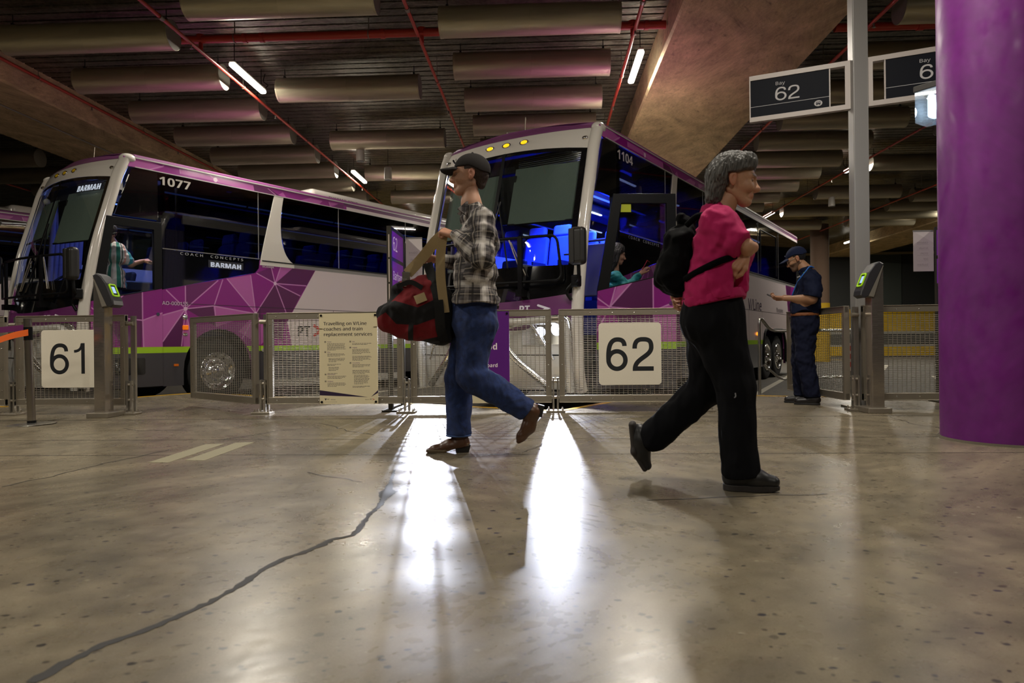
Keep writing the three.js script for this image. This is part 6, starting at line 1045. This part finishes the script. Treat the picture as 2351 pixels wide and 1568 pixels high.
  part('shoe_sole', net((x, y, z) => Math.max(sf(x * 0.985 + 0.001, Math.max(y, 0.028), z * 0.97 + 0.0027) - 0.004, y - 0.03, 0.0 - y + (x > 0.14 ? (x - 0.14) * 0.18 : 0)), [[-0.1, -0.01, 0.02], [0.24, 0.05, 0.16]], 0.0055), soleM, shoe);
  part('shoe_lace', [0, 1, 2].map((i) => cyl(V(0.075 + i * 0.022, 0.098 - i * 0.012, 0.065), V(0.08 + i * 0.022, 0.098 - i * 0.012, 0.115), 0.004, 6)), M.black, shoe);
  const s2 = [cap3([-0.444, 0.198, -0.09], [-0.462, 0.194, -0.09], 0.05, 0.052), cap3([-0.48, 0.243, -0.09], [-0.471, 0.131, -0.09], 0.04, 0.042), cap3([-0.471, 0.131, -0.09], [-0.441, 0.064, -0.09], 0.04, 0.024)];
  const shoe2 = part('shoe', net(field(s2, 0.03), boxOf(s2, 0.02), 0.006), shoeM, t);
  part('shoe_sole', (() => { const p = [cap3([-0.515, 0.277, -0.09], [-0.502, 0.136, -0.09], 0.02, 0.02, 2), cap3([-0.502, 0.136, -0.09], [-0.453, 0.046, -0.09], 0.02, 0.014, 2.2)]; return net(field(p, 0.02), boxOf(p, 0.02), 0.006); })(), soleM, shoe2);
  finish(t);
  const pk = thing('rucksack', 'black drawstring rucksack on the back of the woman in magenta', 'bag', t.position.toArray(), t.rotation.y), pm = phy({ specularIntensity: 0.15, color: new THREE.Color(0.0028, 0.0028, 0.0032), roughness: 0.8, bumpMap: rep(fineNoise, 8, 8), bumpScale: 0.002 });
  const pp = [cap3([-0.218, 1.303, 0], [-0.251, 1.216, 0], 0.03, 0.07, 1.4), cap3([-0.258, 1.183, 0], [-0.279, 1.052, 0], 0.085, 0.1, 1.35), cap3([-0.284, 1.052, 0], [-0.262, 1.009, 0], 0.09, 0.07, 1.3)];
  part('bag_body', net(field(pp, 0.05, [], folds(0.012, 7, 9)), boxOf(pp, 0.03), 0.0105), pm, pk);
  part('top_knot', net(field([cap3([-0.247, 1.326, 0.02], [-0.218, 1.302, 0.01], 0.026, 0.03)], 0.01, [], folds(0.006, 20, 20)), [[-0.33, 1.22, -0.06], [-0.16, 1.40, 0.09]], 0.008), pm, pk);
  const strapPts = [[-0.22, 1.012, 0.14], [-0.16, 1.039, 0.2], [-0.071, 1.077, 0.225], [0.008, 1.106, 0.19]];
  part('strap', tube(strapPts, 0.017, 24, 8).scale(1, 1, 1), pm, pk);
  part('strap', tube([[-0.216, 1.276, 0.1], [-0.158, 1.313, 0.13], [-0.084, 1.308, 0.12]], 0.015, 20, 8), pm, pk);
}
// ---- staff man reading his phone beside the right gate
{
  const skin = [0.30, 0.15, 0.075], t = figure('staff man in navy uniform and navy cap looking down at his phone', [2.894, 0, -7.66]);
  const T = HT4([-0.101, 1.591, 0], Math.PI, -0.42, 0, 1.0), Li = [0.051, 1.14, 0.24], Lw = [-0.223, 1.162, 0.1], Ri = [-0.025, 1.158, -0.24], Rw = [-0.238, 1.183, -0.08];
  const limbs = [cap3([-0.058, 1.538, 0], [0.014, 1.442, 0], 0.058, 0.075), cap3([0.039, 1.398, -0.15], [0.038, 1.371, 0.15], 0.055), cap3([0.015, 1.295, -0.08], [0.014, 1.282, 0.08], 0.105), cap3([-0.015, 1.1, -0.08], [-0.014, 1.092, 0.08], 0.12), cap3([-0.024, 0.945, -0.08], [-0.024, 0.94, 0.08], 0.115),
    cap3([0.052, 1.359, 0.18], Li, 0.052, 0.045), cap3(Li, Lw, 0.045, 0.03), cap3([0.034, 1.391, -0.18], Ri, 0.052, 0.045), cap3(Ri, Rw, 0.045, 0.03),
    cap3([-0.024, 0.902, 0.09], [-0.024, 0.498, 0.1], 0.085, 0.062), cap3([-0.024, 0.498, 0.1], [0.043, 0.085, 0.1], 0.06, 0.042), cap3([-0.044, 0.906, -0.09], [-0.073, 0.492, -0.1], 0.085, 0.062), cap3([-0.073, 0.492, -0.1], [-0.083, 0.068, -0.1], 0.06, 0.042)];
  const hl = handPrims([-0.233, 1.163, 0.095], [-0.95, 0.05, -0.2], [0.05, 0.8, -0.5], -1, [0.35, 0.5, 0.35]), hr = handPrims([-0.247, 1.177, -0.07], [-0.95, 0.05, 0.2], [0.05, 0.8, 0.5], 1, [0.4, 0.5, 0.35]);
  part('body', [paintG(net(field(limbs, 0.05), boxOf(limbs, 0.03), 0.015), () => skin), headGeo(false, T, skin, { brow: [0.012, 0.008, 0.006], stubble: 0.9, beard: [0.014, 0.010, 0.008] }), handGeo(hl, skin), handGeo(hr, skin)], t.userData.skinMat, t);
  eyes(T, t, eyeM, skin);
  part('hair', hairGeo(T, (x, y, z) => Math.max(x - 0.03, y - 0.07, -(y + 0.05), (Math.abs(z) > 0.066 && x > -0.035 && y < 0.03) ? 0.01 : -1), 0.007, 0.002), plain(0x0b0908, 0.8), t);
  const navy = phy({ specularIntensity: 0.3, color: new THREE.Color(0.006, 0.009, 0.026), roughness: 0.8, bumpMap: rep(weave, 40, 40), bumpScale: 0.0005 }), navyT = phy({ specularIntensity: 0.3, color: new THREE.Color(0.007, 0.009, 0.024), roughness: 0.85, bumpMap: rep(weave, 40, 40), bumpScale: 0.0005 });
  capParts(T, t, phy({ specularIntensity: 0.3, color: new THREE.Color(0.008, 0.012, 0.036), roughness: 0.85 }));
  part('cap_badge', bx(0.003, 0.012, 0.02).rotateZ(0.45).translate(0.09, 0.092, 0.02).applyMatrix4(T), plain(0xb9bcc4, 0.5), t);
  part('glasses', [new THREE.TorusGeometry(0.02, 0.0018, 6, 22).rotateY(Math.PI / 2).translate(0.1, 0.005, 0.032), new THREE.TorusGeometry(0.02, 0.0018, 6, 22).rotateY(Math.PI / 2).translate(0.1, 0.005, -0.032), cyl(V(0.1, 0.01, 0.012), V(0.1, 0.01, -0.012), 0.0018, 6), cyl(V(0.1, 0.012, 0.052), V(-0.01, 0.018, 0.08), 0.002, 6), cyl(V(0.1, 0.012, -0.052), V(-0.01, 0.018, -0.08), 0.002, 6)].map((g) => g.applyMatrix4(T)), M.steelBright, t);
  const sp = [cap3([0.039, 1.399, -0.16], [0.038, 1.37, 0.16], 0.072), cap3([-0.014, 1.471, 0], [0.024, 1.423, 0], 0.07, 0.085), cap3([0.019, 1.274, -0.06], [0.019, 1.265, 0.06], 0.138), cap3([-0.015, 1.098, -0.045], [-0.014, 1.094, 0.045], 0.155), cap3([-0.024, 0.994, -0.09], [-0.024, 0.987, 0.09], 0.145), cap3([0.056, 1.349, 0.19], [0.061, 1.187, 0.235], 0.085, 0.088), cap3([0.035, 1.382, -0.19], [-0.015, 1.217, -0.235], 0.082, 0.082)];
  const shirtS = part('polo_shirt', net(field(sp, 0.045, [(x, y) => 0.986 - y, (x, y, z) => (Math.abs(z) > 0.205 ? 1.178 - y - 0.25 * x : -1)], folds(0.009, 7, 9)), boxOf(sp, 0.03), 0.0115), navy, t);
  part('collar', [cap3([-0.062, 1.449, 0.03], [0.014, 1.475, 0.06], 0.02, 0.024)].map((p) => net(field([p, cap3([-0.063, 1.455, -0.03], [0.015, 1.487, -0.06], 0.02, 0.024), cap3([0.015, 1.487, -0.06], [0.033, 1.479, 0.06], 0.024)], 0.02), boxOf([p, cap3([0.015, 1.487, -0.06], [0.033, 1.479, 0.06], 0.024)], 0.05), 0.009)), navy, shirtS);
  const lime = plain(0x7fb81c, 0.6); part('shoulder_piping', tube([[-0.033, 1.433, 0.1], [-0.009, 1.447, 0.1], [0.014, 1.463, 0.08]], 0.005, 8, 6), lime, shirtS); part('chest_badge', bx(0.05, 0.012, 0.004).rotateY(-0.9).rotateZ(0.3).translate(...[-0.08, 1.391, 0.14]), plain(0xb9bcc4, 0.6), shirtS);
  const lan = std({ color: new THREE.Color(0.012, 0.11, 0.42), roughness: 0.6 });
  part('lanyard', [tube([[0.072, 1.492, 0.03], [0.033, 1.502, 0.075], [-0.014, 1.442, 0.1], [-0.081, 1.351, 0.11], [-0.138, 1.226, 0.07], [-0.158, 1.143, 0.02]], 0.008, 30, 6), tube([[0.072, 1.498, -0.03], [0.015, 1.508, -0.075], [-0.073, 1.393, -0.1], [-0.15, 1.195, -0.04]], 0.008, 24, 6)], lan, t);
  const tp = [cap3([-0.024, 0.954, -0.08], [-0.024, 0.949, 0.08], 0.138), cap3([-0.019, 0.867, -0.07], [-0.019, 0.864, 0.07], 0.14), cap3([-0.019, 0.864, 0.08], [-0.028, 0.498, 0.1], 0.125, 0.095), cap3([-0.028, 0.498, 0.1], [0.038, 0.119, 0.1], 0.092, 0.088), cap3([-0.034, 0.867, -0.08], [-0.073, 0.492, -0.1], 0.125, 0.095), cap3([-0.073, 0.492, -0.1], [-0.063, 0.102, -0.1], 0.092, 0.085)];
  part('trousers', net(field(tp, 0.035, [(x, y) => y - 0.981, (x, y) => 0.082 - y], folds(0.009, 9, 10)), boxOf(tp, 0.03), 0.0115), navyT, t);
  const bl = [cap3([-0.024, 0.984, -0.08], [-0.024, 0.978, 0.08], 0.146)]; part('belt', net(field(bl, 0.02, [(x, y) => Math.abs(y - 0.981) - 0.018]), boxOf(bl, 0.02), 0.01), std({ color: new THREE.Color(0.19, 0.06, 0.015), roughness: 0.5 }), t);
  const shoeM = std({ color: new THREE.Color(0.012, 0.010, 0.010), roughness: 0.35 });
  for (const [hx, tx, z] of [[1872, 1834, 0.1], [1846, 1812, -0.1]]) { const o = (hx - 1855) / 208, e = (tx - 1855) / 208, p = [cap3([o, 0.055, z], [o - 0.03, 0.06, z], 0.048, 0.05), cap3([o - 0.02, 0.05, z], [e, 0.035, z], 0.045, 0.04)]; const s = part('shoe', net(field(p, 0.03, [(x, y) => 0.018 - y]), boxOf(p, 0.02), 0.007), shoeM, t); const fl = field(p, 0.03); part('shoe_sole', net((x, y, zz) => Math.max(fl(x, Math.max(y, 0.02), zz) - 0.005, Math.abs(y - 0.011) - 0.011), boxOf(p, 0.02), 0.007), plain(0x1c1a1a, 0.7), s); }
  finish(t);
  const ph = thing('mobile_phone', 'grey phone held by the staff man beside the right gate', 'phone', t.position.toArray(), t.rotation.y); const pc = [-0.356, 1.188, 0];
  part('phone_case', rbx(0.13, 0.012, 0.07, 0.005).rotateZ(-0.5).translate(...pc), plain(0x3a3a3c, 0.4), ph); part('phone_screen', bx(0.12, 0.002, 0.062, 0, 0.007, 0).rotateZ(-0.5).translate(...pc), M.black, ph);
}
// ---- woman with the red phone in the open doorway
{
  const skin = [0.42, 0.22, 0.13], t = figure('dark haired woman in a teal blouse holding a red phone in the coach doorway', [0.847, 0.3, -8.751]);
  const q = (px, py, z) => [(px - 1395) / 178, (880 - py) / 178 - 0.119, z];
  const T = HT4(q(1411, 590, 0), 0.25, -0.25, 0, 1.02);
  const Re = q(1435, 668, 0.2), Rw = q(1462, 637, 0.16);
  const limbs = [cap3(q(1406, 607, 0), q(1404, 628, 0), 0.05, 0.065), cap3(q(1406, 642, -0.13), q(1406, 642, 0.13), 0.05), cap3(q(1406, 670, -0.07), q(1406, 670, 0.07), 0.1), cap3(q(1400, 710, -0.07), q(1400, 710, 0.07), 0.1), cap3(q(1398, 745, -0.08), q(1398, 745, 0.08), 0.11), cap3(q(1408, 643, 0.16), Re, 0.046, 0.04), cap3(Re, Rw, 0.04, 0.028), cap3(q(1404, 643, -0.16), q(1400, 690, -0.22), 0.045, 0.04), cap3(q(1400, 690, -0.22), q(1425, 700, -0.12), 0.04, 0.028), cap3(q(1398, 750, 0.08), q(1398, 800, 0.08), 0.08, 0.055), cap3(q(1398, 800, 0.08), q(1395, 840, 0.08), 0.055, 0.04), cap3(q(1398, 750, -0.08), q(1398, 800, -0.08), 0.08, 0.055), cap3(q(1398, 800, -0.08), q(1395, 840, -0.08), 0.055, 0.04)];
  const hr = handPrims(Rw, [0.55, 0.7, 0], [0.6, -0.3, -0.5], 1, [0.5, 0.7, 0.5]);
  part('body', [paintG(net(field(limbs, 0.05), boxOf(limbs, 0.03), 0.015), () => skin), headGeo(true, T, skin, {}), handGeo(hr, skin)], t.userData.skinMat, t);
  eyes(T, t, eyeM, skin);
  part('hair', hairGeo(T, (x, y, z) => x - (y > 0.05 ? 0.08 : y > 0 ? 0.025 + y * 1.1 : 0.025), 0.02, 0.006, [cap3([0.0, 0.03, 0.08], [0.0, -0.1, 0.085], 0.03, 0.028), cap3([0.0, 0.03, -0.08], [0.0, -0.1, -0.085], 0.03, 0.028), cap3([-0.06, 0.0, -0.04], [-0.07, -0.19, -0.05], 0.062, 0.05), cap3([-0.05, 0.0, 0.05], [-0.05, -0.2, 0.06], 0.055, 0.045), cap3([0.0, 0.02, 0.07], [0.0, -0.13, 0.07], 0.03, 0.024)]), std({ color: new THREE.Color(0.012, 0.009, 0.009), roughness: 0.55 }), t);
  const teal = std({ color: new THREE.Color(0.0, 0.16, 0.17), roughness: 0.75 }), tp = [cap3(q(1406, 642, -0.14), q(1406, 642, 0.14), 0.064), cap3(q(1406, 672, -0.09), q(1406, 672, 0.09), 0.125), cap3(q(1400, 720, -0.09), q(1400, 720, 0.09), 0.13), cap3(q(1408, 644, 0.16), Re, 0.07, 0.06), cap3(Re, q(1457, 642, 0.165), 0.056, 0.045), cap3(q(1404, 644, -0.16), q(1400, 690, -0.22), 0.07, 0.06), cap3(q(1400, 690, -0.22), q(1420, 699, -0.14), 0.056, 0.045)];
  part('blouse', net(field(tp, 0.045, [(x, y) => q(0, 748, 0)[1] - y, (x, y, z) => 0.09 - Math.hypot(x - 0.1, (y - q(0, 625, 0)[1]) * 0.8, z)], folds(0.01)), boxOf(tp, 0.03), 0.0115), teal, t);
  part('name_badge', bx(0.09, 0.035, 0.004).rotateY(0.5).translate(...q(1412, 653, 0.155)), plain(0xa9a18e, 0.6), t);
  const sk = [cap3(q(1398, 745, -0.08), q(1398, 745, 0.08), 0.125), cap3(q(1398, 750, 0.08), q(1396, 838, 0.08), 0.11, 0.08), cap3(q(1398, 750, -0.08), q(1396, 838, -0.08), 0.11, 0.08)]; part('trousers', net(field(sk, 0.04), boxOf(sk, 0.02), 0.014), plain(0x0d0d10, 0.85), t);
  for (const z of [-0.08, 0.08]) { const p = [cap3(q(1392, 841, z), q(1408, 843, z), 0.042, 0.034)]; part('shoe', net(field(p, 0.02, [(x, y) => -y]), boxOf(p, 0.02), 0.009), M.black, t); }
  finish(t);
  const ph = thing('mobile_phone', 'red phone held up by the woman in teal', 'phone', t.position.toArray(), t.rotation.y); const c = q(1474, 620, 0.14);
  part('phone_case', rbx(0.07, 0.14, 0.01, 0.004).rotateY(0.9).rotateZ(-0.5).translate(...c), plain(0xa5121c, 0.4), ph); part('phone_screen', bx(0.062, 0.128, 0.002, 0, 0, 0.006).rotateY(0.9).rotateZ(-0.5).translate(...c), M.black, ph);
}
// ---- passenger in the striped shirt inside the doorway of the left coach
{
  const skin = [0.36, 0.19, 0.11], w = [-6.17, 0.74, -9.56], t = figure('person in a green and white striped shirt standing inside the left coach doorway', w);
  const T = HT4([-0.06, 1.6, 0], 1.9, -0.2, 0, 1.02), limbs = [cap3([-0.05, 1.52, 0], [-0.02, 1.44, 0], 0.055, 0.07), cap3([0, 1.38, -0.15], [0, 1.38, 0.15], 0.055), cap3([0, 1.25, -0.08], [0, 1.25, 0.08], 0.1), cap3([-0.02, 1.0, -0.08], [-0.02, 1.0, 0.08], 0.11), cap3([0.06, 1.37, 0.12], [0.2, 1.15, 0.1], 0.046, 0.04), cap3([0.2, 1.15, 0.1], [0.36, 1.22, -0.02], 0.04, 0.03), cap3([-0.06, 1.37, -0.12], [-0.12, 1.1, -0.16], 0.046, 0.04), cap3([-0.12, 1.1, -0.16], [0.08, 1.05, -0.24], 0.04, 0.03), ...[-0.09, 0.09].flatMap((z) => [cap3([-0.02, 0.92, z], [-0.02, 0.5, z], 0.085, 0.06), cap3([-0.02, 0.5, z], [-0.02, 0.08, z], 0.058, 0.04)])];
  part('body', [paintG(net(field(limbs, 0.05), boxOf(limbs, 0.03), 0.016), () => skin), headGeo(false, T, skin, {}), handGeo(handPrims([0.36, 1.22, -0.02], [0.9, 0.2, -0.3], [0, -0.6, -0.5], 1, [0.5, 0.7, 0.5]), skin)], t.userData.skinMat, t);
  eyes(T, t, eyeM, skin);
  part('hair', hairGeo(T, (x, y) => Math.max(x - 0.06 + (y < 0.05 ? (0.05 - y) : 0), -(y + 0.06)), 0.014, 0.004), plain(0x0b0908, 0.7), t);
  const st = canvasTex(256, 64, (c, W, H) => { c.fillStyle = '#b4b2ac'; c.fillRect(0, 0, W, H); [['#1f6a5c', 0.05, 0.14], ['#2a3a34', 0.24, 0.04], ['#c48a7c', 0.34, 0.06], ['#1d7f8c', 0.48, 0.12], ['#2a3a34', 0.66, 0.05], ['#1f6a5c', 0.78, 0.1]].forEach(([f, x, w2]) => { c.fillStyle = f; c.fillRect(x * W, 0, w2 * W, H); }); });
  const sp = [cap3([0, 1.38, -0.15], [0, 1.38, 0.15], 0.07), cap3([0, 1.25, -0.1], [0, 1.25, 0.1], 0.13), cap3([-0.02, 1.0, -0.1], [-0.02, 1.0, 0.1], 0.15), cap3([-0.02, 0.85, -0.1], [-0.02, 0.85, 0.1], 0.16), cap3([0.06, 1.37, 0.12], [0.17, 1.2, 0.11], 0.078, 0.07), cap3([-0.06, 1.37, -0.12], [-0.11, 1.15, -0.15], 0.078, 0.07)];
  part('shirt', wrapUV(net(field(sp, 0.05, [(x, y) => 0.8 - y], folds(0.01)), boxOf(sp, 0.03), 0.013), [{ a: [0, 0.8, 0], b: [0, 1.4, 0], r: 0.17 }]), std({ map: rep(st, 3.6, 1), roughness: 0.85 }), t);
  const tr = [cap3([-0.02, 0.9, -0.08], [-0.02, 0.9, 0.08], 0.125), ...[-0.09, 0.09].flatMap((z) => [cap3([-0.02, 0.9, z], [-0.02, 0.5, z], 0.11, 0.085), cap3([-0.02, 0.5, z], [-0.02, 0.08, z], 0.085, 0.075)])]; part('trousers', net(field(tr, 0.04), boxOf(tr, 0.02), 0.014), plain(0x1b2b56, 0.85), t);
  for (const z of [-0.09, 0.09]) { const p = [cap3([-0.04, 0.04, z], [0.1, 0.035, z], 0.042, 0.034)]; part('shoe', net(field(p, 0.02, [(x, y) => -y]), boxOf(p, 0.02), 0.01), M.black, t); }
  finish(t);
}
renderer.render(scene, camera);
